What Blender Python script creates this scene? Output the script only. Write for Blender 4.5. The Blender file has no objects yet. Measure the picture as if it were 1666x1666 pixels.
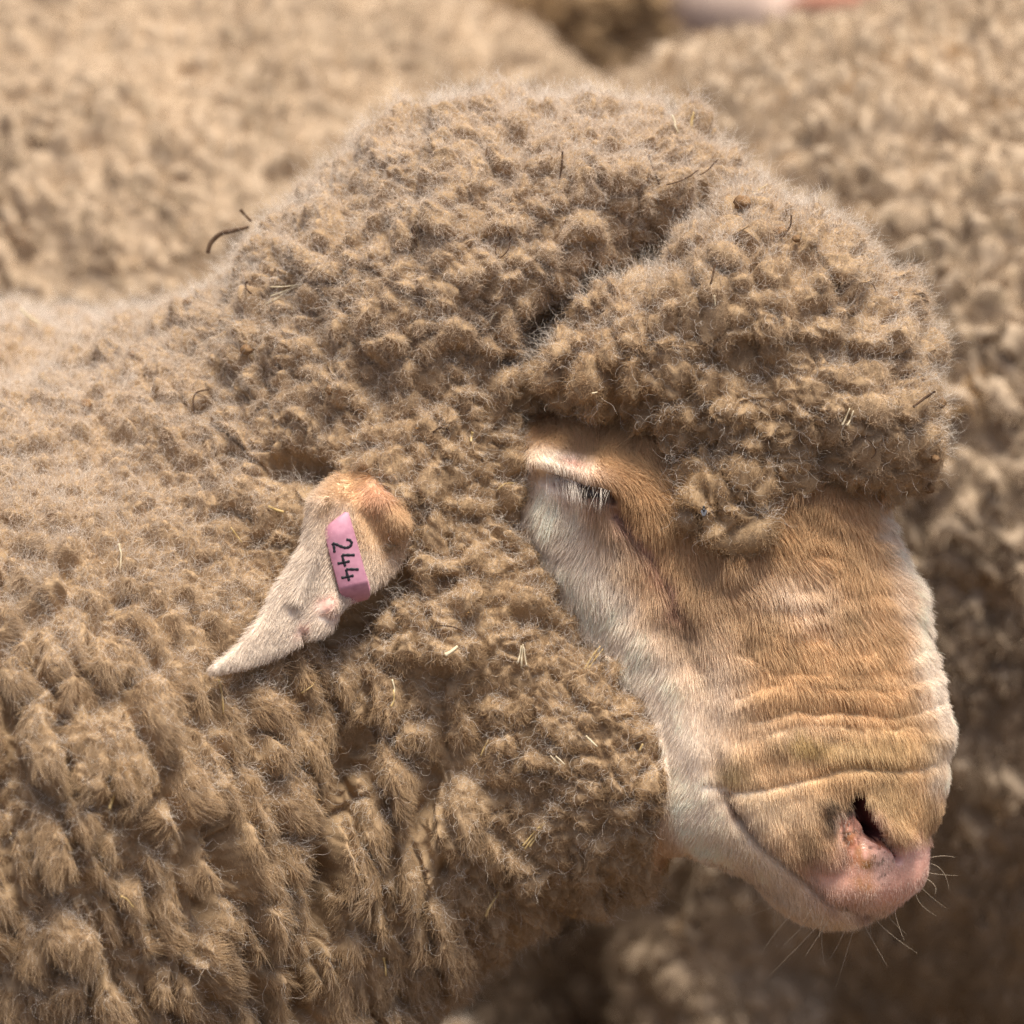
import bpy, math, time
import numpy as np
from mathutils import Vector, Matrix
from mathutils.bvhtree import BVHTree
T0 = time.time()
rng = np.random.default_rng(7)
SC = bpy.context.scene
COL = SC.collection

# ------------------------------------------------------------------ camera, sky, sun, exposure
S = 0.5 / 1666.0            # metres per photo pixel on the focal plane
DIST = 2.5
PITCH = math.radians(10)
C0 = np.array([0.0, 0.0, 0.62])
FW = np.array([0, math.cos(PITCH), -math.sin(PITCH)])
UP = np.array([0, math.sin(PITCH), math.cos(PITCH)])
RT = np.array([1.0, 0, 0])
M3 = np.stack([RT, FW, UP], 0)          # rows: side-view axes (right, away, up) in world
def to_world(P): return np.asarray(P) @ M3 + C0
def to_side(W): return (np.asarray(W) - C0) @ M3.T
DOWN = M3 @ np.array([0, 0, -1.0])

cam = bpy.data.cameras.new('camera')
cam_o = bpy.data.objects.new('camera', cam)
COL.objects.link(cam_o)
cam_o.location = tuple(C0 - FW * DIST)
cam_o.rotation_euler = (math.pi / 2 - PITCH, 0, 0)
cam.sensor_width = 36.0
cam.lens = 36.0 * DIST / 0.5
cam.clip_start, cam.clip_end = 0.1, 200.0
cam.dof.use_dof = True
cam.dof.focus_distance = DIST - 0.075
cam.dof.aperture_fstop = 5.6
SC.camera = cam_o

SUN_EL, SUN_AZ = math.radians(75), math.radians(150)     # azimuth clockwise from +Y (away from the camera)
world = bpy.data.worlds.new('World')
SC.world = world
world.use_nodes = True
wn = world.node_tree
sky = wn.nodes.new('ShaderNodeTexSky')
sky.sky_type = 'NISHITA'
sky.sun_disc = False
sky.sun_elevation = SUN_EL
sky.sun_rotation = SUN_AZ
sky.air_density = 0.6
sky.dust_density = 4.0
sky.ozone_density = 0.5
bg = wn.nodes['Background']
bg.inputs[1].default_value = 0.05
wn.links.new(sky.outputs[0], bg.inputs[0])
sun = bpy.data.lights.new('sun', 'SUN')
sun.energy = 1.5
sun.angle = math.radians(24)
sun.color = (1.0, 0.915, 0.79)
sun_o = bpy.data.objects.new('sun', sun)
COL.objects.link(sun_o)
sd = Vector((math.sin(SUN_AZ) * math.cos(SUN_EL), math.cos(SUN_AZ) * math.cos(SUN_EL), math.sin(SUN_EL)))
sun_o.rotation_euler = sd.to_track_quat('Z', 'Y').to_euler()
sun_o.location = (0, 0, 3)
SC.view_settings.view_transform = 'Standard'
SC.view_settings.look = 'None'
SC.view_settings.exposure = 1.95
SC.view_settings.gamma = 1.0
SC.cycles.diffuse_bounces = 3
SC.cycles.max_bounces = 8
SC.cycles.use_denoising = True
SC.cycles.denoising_prefilter = 'NONE'
SC.cycles.use_adaptive_sampling = False
SC.cycles.transparent_max_bounces = 4
SC.cycles_curves.shape = 'RIBBONS'
SC.cycles_curves.subdivisions = 2

# ------------------------------------------------------------------ small maths
def nrm(v): return v / np.maximum(np.linalg.norm(v, axis=-1, keepdims=True), 1e-9)
def sst(a, b, x):
    t = np.clip((x - a) / (b - a), 0, 1); return t * t * (3 - 2 * t)
def mixc(a, b, m): return a + (np.asarray(b) - a) * m[:, None]
def at(px, py, y):           # side-view coordinates of a point seen at photo pixel (px,py), y metres behind the focal plane
    k = S * (DIST + y) / DIST
    return np.stack([(np.asarray(px, float) - 833) * k, np.asarray(y, float) + 0 * np.asarray(px, float), (833 - np.asarray(py, float)) * k], -1)
def pix(P):
    k = DIST / (DIST + P[:, 1]) / S
    return 833 + P[:, 0] * k, 833 - P[:, 2] * k
def hash3(i, j, k, seed):
    h = (i.astype(np.int64) * 73856093) ^ (j.astype(np.int64) * 19349663) ^ (k.astype(np.int64) * 83492791) ^ (seed * 2654435761)
    h = h.astype(np.uint32)
    h ^= h >> np.uint32(16); h *= np.uint32(0x7feb352d); h ^= h >> np.uint32(15); h *= np.uint32(0x846ca68b); h ^= h >> np.uint32(16)
    return h
def u01(h): return (h & np.uint32(0xffffff)).astype(np.float32) / np.float32(16777216)
def noise(P, seed=0):        # value noise, -1..1
    f = np.floor(P); t = (P - f).astype(np.float32); t = t * t * (3 - 2 * t); i = f.astype(np.int32)
    r = np.zeros(len(P), np.float32)
    for dx in (0, 1):
        wx = t[:, 0] if dx else 1 - t[:, 0]
        for dy in (0, 1):
            wy = wx * (t[:, 1] if dy else 1 - t[:, 1])
            for dz in (0, 1):
                r += wy * (t[:, 2] if dz else 1 - t[:, 2]) * u01(hash3(i[:, 0] + dx, i[:, 1] + dy, i[:, 2] + dz, seed))
    return r * 2 - 1
def fbm(P, seed=0, o=3):
    r = 0; a = 1
    for k in range(o): r = r + a * noise(P * 2 ** k, seed + k * 11); a *= 0.5
    return r
def vnoise(P, seed=0): return np.stack([noise(P, seed), noise(P + 17.3, seed + 1), noise(P - 9.1, seed + 2)], -1)
def worley(P, seed=0, jit=0.9):
    f = np.floor(P).astype(np.int32); Pf = P.astype(np.float32)
    n = len(P); d1 = np.full(n, 9e9, np.float32); d2 = d1.copy(); vec = np.zeros((n, 3), np.float32); cid = np.zeros(n, np.uint32)
    for dx in (-1, 0, 1):
        for dy in (-1, 0, 1):
            for dz in (-1, 0, 1):
                i, j, k = f[:, 0] + dx, f[:, 1] + dy, f[:, 2] + dz
                h = hash3(i, j, k, seed)
                q = np.stack([i, j, k], -1).astype(np.float32) + 0.5 + jit * (np.stack([u01(h), u01(h * np.uint32(747796405)), u01(h * np.uint32(2891336453))], -1) - 0.5)
                v = q - Pf
                d = np.einsum('ij,ij->i', v, v)
                b = d < d1
                d2 = np.where(b, d1, np.minimum(d2, d))
                d1 = np.where(b, d, d1)
                vec[b] = v[b]; cid[b] = h[b]
    return np.sqrt(d1), np.sqrt(d2), vec, cid

# ------------------------------------------------------------------ solids: ellipsoids, capsules, outlines inflated like a cushion
def ellipsoid(px, py, y, rx, rz, ry, ang=0.0):
    c = at(px, py, y); k = S * (DIST + y) / DIST
    r = np.array([rx * k, ry, rz * k]); ca, sa = math.cos(math.radians(ang)), math.sin(math.radians(ang))
    def f(P):
        q = P - c
        x = q[:, 0] * ca + q[:, 2] * sa; z = -q[:, 0] * sa + q[:, 2] * ca
        q = np.stack([x, q[:, 1], z], -1)
        k0 = np.sqrt(((q / r) ** 2).sum(1)); k1 = np.sqrt(((q / (r * r)) ** 2).sum(1))
        return k0 * (k0 - 1) / np.maximum(k1, 1e-6)
    return f
def capsule(a, b, ra, rb):
    a, b = np.asarray(a, float), np.asarray(b, float)
    def f(P):
        ab = b - a; t = np.clip(((P - a) @ ab) / (ab @ ab), 0, 1)
        return np.linalg.norm(P - a - t[:, None] * ab, axis=1) - (ra + (rb - ra) * t)
    return f
def poly_sd(pts, X, Z):
    pts = np.asarray(pts, float); n = len(pts); d = np.full(X.shape, 1e18); ins = np.zeros(X.shape, bool)
    for i in range(n):
        a, b = pts[i], pts[(i + 1) % n]; e = b - a
        t = np.clip(((X - a[0]) * e[0] + (Z - a[1]) * e[1]) / (e @ e), 0, 1)
        d = np.minimum(d, (X - a[0] - t * e[0]) ** 2 + (Z - a[1] - t * e[1]) ** 2)
        c = ((a[1] > Z) != (b[1] > Z)) & (X < (b[0] - a[0]) * (Z - a[1]) / (b[1] - a[1] + 1e-12) + a[0]); ins ^= c
    d = np.sqrt(d); return np.where(ins, -d, d)
def spline(pts, n=4, closed=True):
    p = np.asarray(pts, float); m = len(p); out = []
    for i in range(m if closed else m - 1):
        a, b = p[i], p[(i + 1) % m]
        a0 = p[i - 1] if (closed or i > 0) else a; b1 = p[(i + 2) % m] if (closed or i < m - 2) else b
        for t in np.arange(n) / n:
            out.append(0.5 * (2 * a + (b - a0) * t + (2 * a0 - 5 * a + 4 * b - b1) * t * t + (3 * a - a0 - 3 * b + b1) * t ** 3))
    if not closed: out.append(p[-1])
    return np.array(out)
def cushion(pts, inset, lam, c, yc, y0, step=5.0, n=4):
    """closed outline (photo pixels, seen at depth y0) filled like a cushion: half thickness c*sqrt(2w), w the screened-Poisson height"""
    k = S * (DIST + y0) / DIST
    q = spline(pts, n); q = np.stack([(q[:, 0] - 833) * k, (833 - q[:, 1]) * k], -1); h = step * k
    x0, z0 = q.min(0) - 12 * h; nx, nz = ((q.max(0) + 12 * h - (x0, z0)) / h).astype(int) + 1
    X, Z = np.meshgrid(x0 + h * np.arange(nx), z0 + h * np.arange(nz), indexing='ij')
    sd = poly_sd(q, X, Z) + inset * k
    m = sd < 0; w = np.zeros_like(X); L2 = (lam * k) ** 2; den = 4 / h ** 2 + 1 / L2
    w[m] = L2 * (1 - np.exp(sd[m] / (lam * k))) * 0.6
    chk = (np.add.outer(np.arange(nx), np.arange(nz)) % 2).astype(bool)
    for it in range(220):
        for par in (0, 1):
            a = np.zeros_like(w)
            a[1:-1, 1:-1] = (w[2:, 1:-1] + w[:-2, 1:-1] + w[1:-1, 2:] + w[1:-1, :-2]) / h ** 2
            new = (a + 1) / den
            sel = m & (chk == bool(par)); w[sel] += 1.6 * (new[sel] - w[sel])
    w[~m] = -0.8 * lam * k * sd[~m]
    gx, gz = np.gradient(w, h)
    def samp(A, u, v):
        i = np.clip(u.astype(int), 0, nx - 2); j = np.clip(v.astype(int), 0, nz - 2); a = u - i; b = v - j
        return (A[i, j] * (1 - a) + A[i + 1, j] * a) * (1 - b) + (A[i, j + 1] * (1 - a) + A[i + 1, j + 1] * a) * b
    def f(P):
        u = np.clip((P[:, 0] - x0) / h, 0, nx - 1.001); v = np.clip((P[:, 2] - z0) / h, 0, nz - 1.001)
        ex = np.hypot(P[:, 0] - x0 - u * h, P[:, 2] - z0 - v * h)
        y = (P[:, 1] - yc(P)) / c
        F = y * y / 2 - samp(w, u, v) + 0.8 * lam * k * ex
        g = np.sqrt(samp(gx, u, v) ** 2 + samp(gz, u, v) ** 2 + (y / c) ** 2 + (0.15 * lam * k) ** 2)
        return F / g
    return f
def smin(a, b, k):
    h = np.clip(0.5 + 0.5 * (b - a) / k, 0, 1); return b + (a - b) * h - k * h * (1 - h)

# ------------------------------------------------------------------ meshing: surface nets, conforming refinement
def surface_nets(f, lo, hi, h):
    lo = np.array(lo, float); n = np.ceil((np.array(hi) - lo) / h).astype(int) + 1
    ax = [lo[i] + h * np.arange(n[i]) for i in range(3)]
    F = np.empty(n, np.float32)
    for i in range(0, n[0], 16):
        G = np.stack(np.meshgrid(ax[0][i:i + 16], ax[1], ax[2], indexing='ij'), -1)
        F[i:i + 16] = f(G.reshape(-1, 3)).reshape(G.shape[:3])
    ins = F < 0
    c = ins[:-1, :-1, :-1].astype(np.int8)
    c = sum(ins[a:n[0] - 1 + a, b:n[1] - 1 + b, d:n[2] - 1 + d].astype(np.int8) for a in (0, 1) for b in (0, 1) for d in (0, 1))
    act = (c > 0) & (c < 8); idx = np.argwhere(act); vid = np.full(act.shape, -1, np.int64); vid[act] = np.arange(len(idx))
    acc = np.zeros((len(idx), 3)); cnt = np.zeros(len(idx))
    cor = [(a, b, d) for a in (0, 1) for b in (0, 1) for d in (0, 1)]
    for p in cor:
        for axn in range(3):
            if p[axn]: continue
            q = list(p); q[axn] = 1
            A = F[idx[:, 0] + p[0], idx[:, 1] + p[1], idx[:, 2] + p[2]]; B = F[idx[:, 0] + q[0], idx[:, 1] + q[1], idx[:, 2] + q[2]]
            s = (A < 0) != (B < 0); t = np.where(s, A / np.where(A == B, 1, A - B), 0)
            v = np.tile(np.array(p, float), (len(idx), 1)); v[:, axn] = t
            acc[s] += v[s]; cnt[s] += 1
    V = lo + h * (idx + acc / cnt[:, None])
    tris = []
    for axn in range(3):
        s0 = [slice(None)] * 3; s1 = [slice(None)] * 3; s0[axn] = slice(0, -1); s1[axn] = slice(1, None)
        a, b = ins[tuple(s0)], ins[tuple(s1)]; e = np.argwhere(a != b); o1, o2 = [(1, 2), (2, 0), (0, 1)][axn]
        ok = (e[:, o1] > 0) & (e[:, o2] > 0) & (e[:, o1] < n[o1] - 1) & (e[:, o2] < n[o2] - 1); e = e[ok]
        def cell(d1, d2):
            q = e.copy(); q[:, o1] -= d1; q[:, o2] -= d2; return vid[q[:, 0], q[:, 1], q[:, 2]]
        q = np.stack([cell(1, 1), cell(0, 1), cell(0, 0), cell(1, 0)], -1)
        fl = ~a[e[:, 0], e[:, 1], e[:, 2]]; q[fl] = q[fl][:, ::-1]
        tris += [q[:, [0, 1, 2]], q[:, [0, 2, 3]]]
    return V, np.concatenate(tris)
def vnormals(V, T):
    a, b, c = V[T[:, 0]], V[T[:, 1]], V[T[:, 2]]; f = np.cross(b - a, c - a); n = np.zeros_like(V)
    for k in range(3):
        for d in range(3): n[:, d] += np.bincount(T[:, k], f[:, d], len(V))
    return nrm(n)
def refine(V, T, mark):
    """split every edge of the marked triangles; neighbours get matching splits, so no cracks"""
    E = np.sort(np.concatenate([T[:, [0, 1]], T[:, [1, 2]], T[:, [2, 0]]]), 1)
    key = E[:, 0] * np.int64(len(V)) + E[:, 1]; u, inv = np.unique(key, return_inverse=True); nT = len(T)
    sp = np.zeros(len(u), bool)
    for k in range(3): sp[inv[k * nT:(k + 1) * nT][mark]] = True
    mid = np.full(len(u), -1, np.int64); mid[sp] = len(V) + np.arange(sp.sum())
    V2 = np.concatenate([V, 0.5 * (V[u[sp] // len(V)] + V[u[sp] % len(V)])])
    m = np.stack([mid[inv[k * nT:(k + 1) * nT]] for k in range(3)], -1); cnt = (m >= 0).sum(1); out = [T[cnt == 0]]
    s = cnt == 3; t, q = T[s], m[s]
    out += [np.stack(x, -1) for x in ((t[:, 0], q[:, 0], q[:, 2]), (q[:, 0], t[:, 1], q[:, 1]), (q[:, 2], q[:, 1], t[:, 2]), (q[:, 0], q[:, 1], q[:, 2]))]
    for k in range(3):
        a, b, c = k, (k + 1) % 3, (k + 2) % 3
        s = (cnt == 1) & (m[:, a] >= 0); t, q = T[s], m[s]
        out += [np.stack((t[:, a], q[:, a], t[:, c]), -1), np.stack((q[:, a], t[:, b], t[:, c]), -1)]
        s = (cnt == 2) & (m[:, c] < 0); t, q = T[s], m[s]
        out += [np.stack((q[:, a], t[:, b], q[:, b]), -1), np.stack((t[:, a], q[:, a], q[:, b]), -1), np.stack((t[:, a], q[:, b], t[:, c]), -1)]
    return V2, np.concatenate(out)
def project(V, T, f, it=2):
    for _ in range(it):
        n = vnormals(V, T); d = np.clip(f(V), -0.004, 0.004); V = V - n * d[:, None]
    return V
def facing(V, T):
    n = vnormals(V, T); e = nrm(np.array([0, -DIST, 0]) - V); return (n * e).sum(1)

# ------------------------------------------------------------------ objects, materials
def tag(o, label=None, cat=None, group=None, kind=None):
    for k, v in (('label', label), ('category', cat), ('group', group), ('kind', kind)):
        if v: o[k] = v
    return o
def link(o, parent=None):
    COL.objects.link(o)
    if parent is not None:
        o.parent = parent; o.matrix_parent_inverse = Matrix.Translation(-Vector(parent.location))
    return o
def empty(name, loc):
    o = bpy.data.objects.new(name, None); COL.objects.link(o); o.location = tuple(loc); o.empty_display_size = 0.05; return o
def mesh_obj(name, V, T, mat, parent=None, colr=None, gloss=None, smooth=True, world_space=False):
    W = np.asarray(V, float) if world_space else to_world(V); me = bpy.data.meshes.new(name); T = np.asarray(T)
    me.vertices.add(len(W)); me.vertices.foreach_set('co', W.astype(np.float32).ravel())
    k = T.shape[1]; me.loops.add(T.size); me.loops.foreach_set('vertex_index', T.astype(np.int32).ravel())
    me.polygons.add(len(T)); me.polygons.foreach_set('loop_start', np.arange(0, T.size, k, dtype=np.int32))
    if smooth: me.polygons.foreach_set('use_smooth', np.ones(len(T), bool))
    me.update(calc_edges=True)
    if colr is not None:
        a = me.attributes.new('Col', 'FLOAT_COLOR', 'POINT'); c4 = np.ones((len(W), 4), np.float32); c4[:, :3] = colr; a.data.foreach_set('color', c4.ravel())
    if gloss is not None:
        a = me.attributes.new('Gloss', 'FLOAT', 'POINT'); a.data.foreach_set('value', gloss.astype(np.float32))
    me.materials.append(mat)
    return link(bpy.data.objects.new(name, me), parent)
def curves_obj(name, P, rad, colr, mat, parent=None):
    n, k = P.shape[:2]; cu = bpy.data.hair_curves.new(name); cu.add_curves([k] * n)
    cu.attributes['position'].data.foreach_set('vector', to_world(P.reshape(-1, 3)).astype(np.float32).ravel())
    r = cu.attributes.get('radius') or cu.attributes.new('radius', 'FLOAT', 'POINT')
    r.data.foreach_set('value', np.ascontiguousarray(np.broadcast_to(rad, (n, k))).astype(np.float32).ravel())
    a = cu.attributes.new('Col', 'FLOAT_COLOR', 'CURVE'); c4 = np.ones((n, 4), np.float32); c4[:, :3] = np.clip(colr, 0.002, 0.95)
    a.data.foreach_set('color', c4.ravel()); cu.materials.append(mat)
    return link(bpy.data.objects.new(name, cu), parent)
def new_mat(name):
    m = bpy.data.materials.new(name); m.use_nodes = True; nt = m.node_tree; return m, nt, nt.nodes['Principled BSDF'], nt.nodes['Material Output']
def fibre_mat(name, trans, spec):
    m, nt, p, out = new_mat(name)
    at_ = nt.nodes.new('ShaderNodeAttribute'); at_.attribute_name = 'Col'
    p.inputs['Roughness'].default_value = 0.55; p.inputs['Specular IOR Level'].default_value = spec
    nt.links.new(at_.outputs['Color'], p.inputs['Base Color'])
    tr = nt.nodes.new('ShaderNodeBsdfTranslucent'); nt.links.new(at_.outputs['Color'], tr.inputs['Color'])
    mx = nt.nodes.new('ShaderNodeMixShader'); mx.inputs[0].default_value = trans
    nt.links.new(p.outputs[0], mx.inputs[1]); nt.links.new(tr.outputs[0], mx.inputs[2]); nt.links.new(mx.outputs[0], out.inputs[0]); return m
MAT_WOOL = fibre_mat('wool_fibre', 0.14, 0.05)
MAT_HAIR = fibre_mat('short_hair', 0.22, 0.25)
def skin_mat():
    m, nt, p, out = new_mat('skin_and_fleece_base')
    a = nt.nodes.new('ShaderNodeAttribute'); a.attribute_name = 'Col'; g = nt.nodes.new('ShaderNodeAttribute'); g.attribute_name = 'Gloss'
    n = nt.nodes.new('ShaderNodeTexNoise'); n.inputs['Scale'].default_value = 900; n.inputs['Detail'].default_value = 3
    tc = nt.nodes.new('ShaderNodeTexCoord'); nt.links.new(tc.outputs['Object'], n.inputs['Vector'])
    mp = nt.nodes.new('ShaderNodeMapRange'); mp.inputs[3].default_value = 0.8; mp.inputs[4].default_value = 1.2; nt.links.new(n.outputs[0], mp.inputs[0])
    mu = nt.nodes.new('ShaderNodeMix'); mu.data_type = 'RGBA'; mu.blend_type = 'MULTIPLY'; mu.inputs[0].default_value = 1
    nt.links.new(a.outputs['Color'], mu.inputs[6]); nt.links.new(mp.outputs[0], mu.inputs[7]); nt.links.new(mu.outputs[2], p.inputs['Base Color'])
    r = nt.nodes.new('ShaderNodeMapRange'); r.inputs[3].default_value = 0.85; r.inputs[4].default_value = 0.28
    nt.links.new(g.outputs['Fac'], r.inputs[0]); nt.links.new(r.outputs[0], p.inputs['Roughness'])
    s = nt.nodes.new('ShaderNodeMapRange'); s.inputs[3].default_value = 0.1; s.inputs[4].default_value = 0.6
    nt.links.new(g.outputs['Fac'], s.inputs[0]); nt.links.new(s.outputs[0], p.inputs['Specular IOR Level'])
    b = nt.nodes.new('ShaderNodeBump'); b.inputs['Strength'].default_value = 0.35; b.inputs['Distance'].default_value = 0.0006
    nt.links.new(n.outputs[0], b.inputs['Height']); nt.links.new(b.outputs[0], p.inputs['Normal'])
    return m
MAT_SKIN = skin_mat()
def plain_mat(name, c1, c2, scale, rough, spec=0.3, bump=0.2):
    m, nt, p, out = new_mat(name)
    n = nt.nodes.new('ShaderNodeTexNoise'); n.inputs['Scale'].default_value = scale; n.inputs['Detail'].default_value = 4
    tc = nt.nodes.new('ShaderNodeTexCoord'); nt.links.new(tc.outputs['Object'], n.inputs['Vector'])
    r = nt.nodes.new('ShaderNodeValToRGB'); r.color_ramp.elements[0].position = 0.3; r.color_ramp.elements[1].position = 0.7
    r.color_ramp.elements[0].color = (*c1, 1); r.color_ramp.elements[1].color = (*c2, 1)
    nt.links.new(n.outputs[0], r.inputs[0]); nt.links.new(r.outputs[0], p.inputs['Base Color'])
    p.inputs['Roughness'].default_value = rough; p.inputs['Specular IOR Level'].default_value = spec
    b = nt.nodes.new('ShaderNodeBump'); b.inputs['Strength'].default_value = bump; b.inputs['Distance'].default_value = 0.0004
    nt.links.new(n.outputs[0], b.inputs['Height']); nt.links.new(b.outputs[0], p.inputs['Normal']); return m

# ------------------------------------------------------------------ ground
gx = np.array([[-60, -60, 0], [60, -60, 0], [60, 60, 0], [-60, 60, 0]], float)
tag(mesh_obj('ground', gx, [[0, 1, 2, 3]], plain_mat('trodden_earth', (0.07, 0.048, 0.03), (0.13, 0.095, 0.06), 9, 0.95, 0.1), world_space=True), kind='structure')

# ------------------------------------------------------------------ the sheep in front: solids
const = lambda v: (lambda P: v)
NECK = [(-150, 900), (-20, 680), (120, 590), (250, 510), (345, 420), (430, 345), (520, 280), (620, 215), (720, 172), (800, 145), (900, 142), (1000, 155),
        (1100, 182), (1165, 215), (1222, 285), (1262, 335), (1200, 412), (1090, 475), (1005, 540), (940, 610), (915, 680), (910, 740), (908, 800), (975, 910), (1075, 1030),
        (1145, 1140), (1185, 1270), (1170, 1340), (1075, 1400), (960, 1465), (880, 1508), (790, 1572), (720, 1640), (660, 1740), (560, 1950), (100, 2000), (-200, 1700)]
CAP = [(835, 610), (880, 540), (950, 475), (1040, 430), (1130, 385), (1215, 315), (1290, 350), (1390, 385), (1434, 432), (1474, 510), (1492, 570), (1514, 650),
       (1520, 715), (1508, 765), (1470, 785), (1400, 786), (1300, 800), (1215, 812), (1165, 842), (1135, 820), (1060, 738), (975, 676), (890, 668), (850, 640)]
FACE = [(835, 700), (1000, 640), (1250, 640), (1425, 740), (1447, 830), (1468, 890), (1498, 960), (1510, 1010), (1520, 1055), (1533, 1098), (1537, 1130), (1553, 1168),
        (1559, 1200), (1548, 1240), (1545, 1290), (1535, 1330), (1516, 1362), (1519, 1400), (1508, 1440), (1470, 1473), (1420, 1500), (1360, 1511), (1305, 1502), (1260, 1478),
        (1215, 1436), (1165, 1412), (1110, 1395), (1030, 1385), (985, 1250), (950, 1110), (898, 1000), (852, 900), (835, 800)]
f_neck = cushion(NECK, 20, 200, 1.40, lambda P: 0.025 - 0.036 * sst(-0.02, 0.07, P[:, 0]) * sst(-0.02, -0.10, P[:, 2]) + 0.10 * np.clip((-0.03 - P[:, 0]) / 0.25, 0, 1), -0.02)
f_cap0 = cushion(CAP, 20, 105, 1.85, const(-0.022), -0.04)
f_cap = lambda P: f_cap0(P) + 0.006 * noise(P / 0.026, 15) + 0.003 * noise(P / 0.013, 16)
f_face = cushion(FACE, 7, 100, 1.5, lambda P: -0.012 - 0.08 * np.clip(-P[:, 2] - 0.05, 0, 0.15), -0.03)
wool_parts = [ellipsoid(130, 1290, 0.10, 490, 640, 0.235, 8), ellipsoid(-1000, 1140, 0.17, 1250, 560, 0.23), ellipsoid(0, 905, 0.21, 480, 372, 0.20),
              ellipsoid(640, 2010, 0.40, 250, 330, 0.09)]
leg_pts = []
for wx, wy in ((-0.17, 0.02), (-0.13, 0.30), (-0.85, 0.06), (-0.82, 0.30)):
    leg_pts.append(capsule(to_side([wx, wy, 0.40]), to_side([wx, wy, 0.02]), 0.055, 0.026))
TUFTS = [ellipsoid(1160, 806, -0.060, 26, 42, 0.012, -25), ellipsoid(1188, 832, -0.062, 17, 38, 0.010, 10), ellipsoid(1225, 790, -0.060, 55, 26, 0.014, 12)]
def d_wool(P):
    d = f_neck(P)
    b = wool_parts[0](P)
    for w in wool_parts[1:3]: b = smin(b, w(P), 0.05)
    d = smin(d, b, 0.06)
    d = smin(d, wool_parts[3](P), 0.02)
    c = f_cap(P)
    for t in TUFTS: c = smin(c, t(P) + 0.006 * noise(P / 0.010, 17), 0.014)
    d = smin(d, c, 0.005)
    return d
def d_skin(P):
    d = f_face(P)
    for l in leg_pts: d = np.minimum(d, l(P))
    return d
def d_sheep(P): return smin(d_wool(P), d_skin(P), 0.004)
lo = (-1.02, -0.20, -0.62); hi = (0.27, 0.46, 0.27)
V, T = surface_nets(d_sheep, lo, hi, 0.0066)
V = project(V, T, d_sheep)
print('sheep base', len(V), len(T), round(time.time() - T0, 1))
def inframe(P, m=70):
    px, py = pix(P); return (px > -m) & (px < 1666 + m) & (py > -m) & (py < 1666 + m)
CB = BVHTree.FromPolygons([tuple(v) for v in V], [tuple(int(i) for i in t) for t in T])
def first_hit(pts, deeper):
    r = []
    for px, py in pts:
        o = Vector((0, -DIST, 0)); d = (Vector(at(px, py, 0.0)) - o).normalized(); r.append(at(px, py, CB.ray_cast(o, d)[0][1] + deeper))
    return np.array(r)
GV = first_hit(spline([(845, 588), (870, 556), (905, 518), (950, 478), (995, 450), (1060, 424), (1130, 388)], 2, closed=False), 0.001)
GR = np.interp(np.linspace(0, 1, len(GV)), [0, .25, .55, .75, 1], [.008, .0140, .0135, .0085, .0035])
d_whole = d_sheep
def d_sheep(P):
    d = d_whole(P); m = (d < 0.03) & (d > -0.03) & (P[:, 2] > 0.03) & (P[:, 0] > -0.02) & (P[:, 1] < 0.0); Q = P[m]; g = np.full(len(Q), 1e9)
    for i in range(len(GV) - 1):
        e = GV[i + 1] - GV[i]; t = np.clip(((Q - GV[i]) @ e) / (e @ e), 0, 1); g = np.minimum(g, np.linalg.norm((Q - GV[i] - t[:, None] * e) * np.array([1, 0.55, 1]), axis=1) - (GR[i] + (GR[i + 1] - GR[i]) * t))
    d[m] = -smin(-d[m], g, 0.005); return d
V, T = surface_nets(d_sheep, lo, hi, 0.0066)
V = project(V, T, d_sheep)
for lev in range(2):
    ok = inframe(V) & (facing(V, T) > -0.35)
    V, T = refine(V, T, ok[T].any(1)); V = project(V, T, d_sheep)
BASE_BVH = BVHTree.FromPolygons([tuple(v) for v in V], [tuple(int(i) for i in t) for t in T[(facing(V, T) > -0.1)[T].all(1) & inframe(V)[T].all(1)]])
def lift(pts, bvh=None, out=0.0):
    r, dep = [], []
    for px, py in pts:
        o = Vector((0, -DIST, 0)); d = (Vector(at(px, py, 0.0)) - o).normalized(); h = (bvh or BASE_BVH).ray_cast(o, d)[0]
        dep.append(h[1] if h else None)
    hit = [i for i, y in enumerate(dep) if y is not None]
    for i, (px, py) in enumerate(pts):
        y = dep[i] if dep[i] is not None else (dep[min(hit, key=lambda j: abs(i - j))] if hit else 0.03)
        r.append(at(px, py, y - out))
    return np.array(r)
ok = inframe(V, 10) & (facing(V, T) > -0.15)
V, T = refine(V, T, ok[T].any(1)); V = project(V, T, d_sheep)
print('sheep refined', len(V), len(T), round(time.time() - T0, 1))

def blob(px, py, x, y, rx, ry, a=0.0):
    c, s = math.cos(math.radians(a)), math.sin(math.radians(a)); u = (px - x) * c + (py - y) * s; v = -(px - x) * s + (py - y) * c
    return np.exp(-((u / rx) ** 2 + (v / ry) ** 2))
def lined(px, py, pts, w):
    p = np.asarray(pts, float); d = np.full(len(px), 1e9)
    for a, b in zip(p[:-1], p[1:]):
        e = b - a; t = np.clip(((px - a[0]) * e[0] + (py - a[1]) * e[1]) / (e @ e), 0, 1); d = np.minimum(d, np.hypot(px - a[0] - t * e[0], py - a[1] - t * e[1]))
    return np.exp(-(d / w) ** 2)
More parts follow.
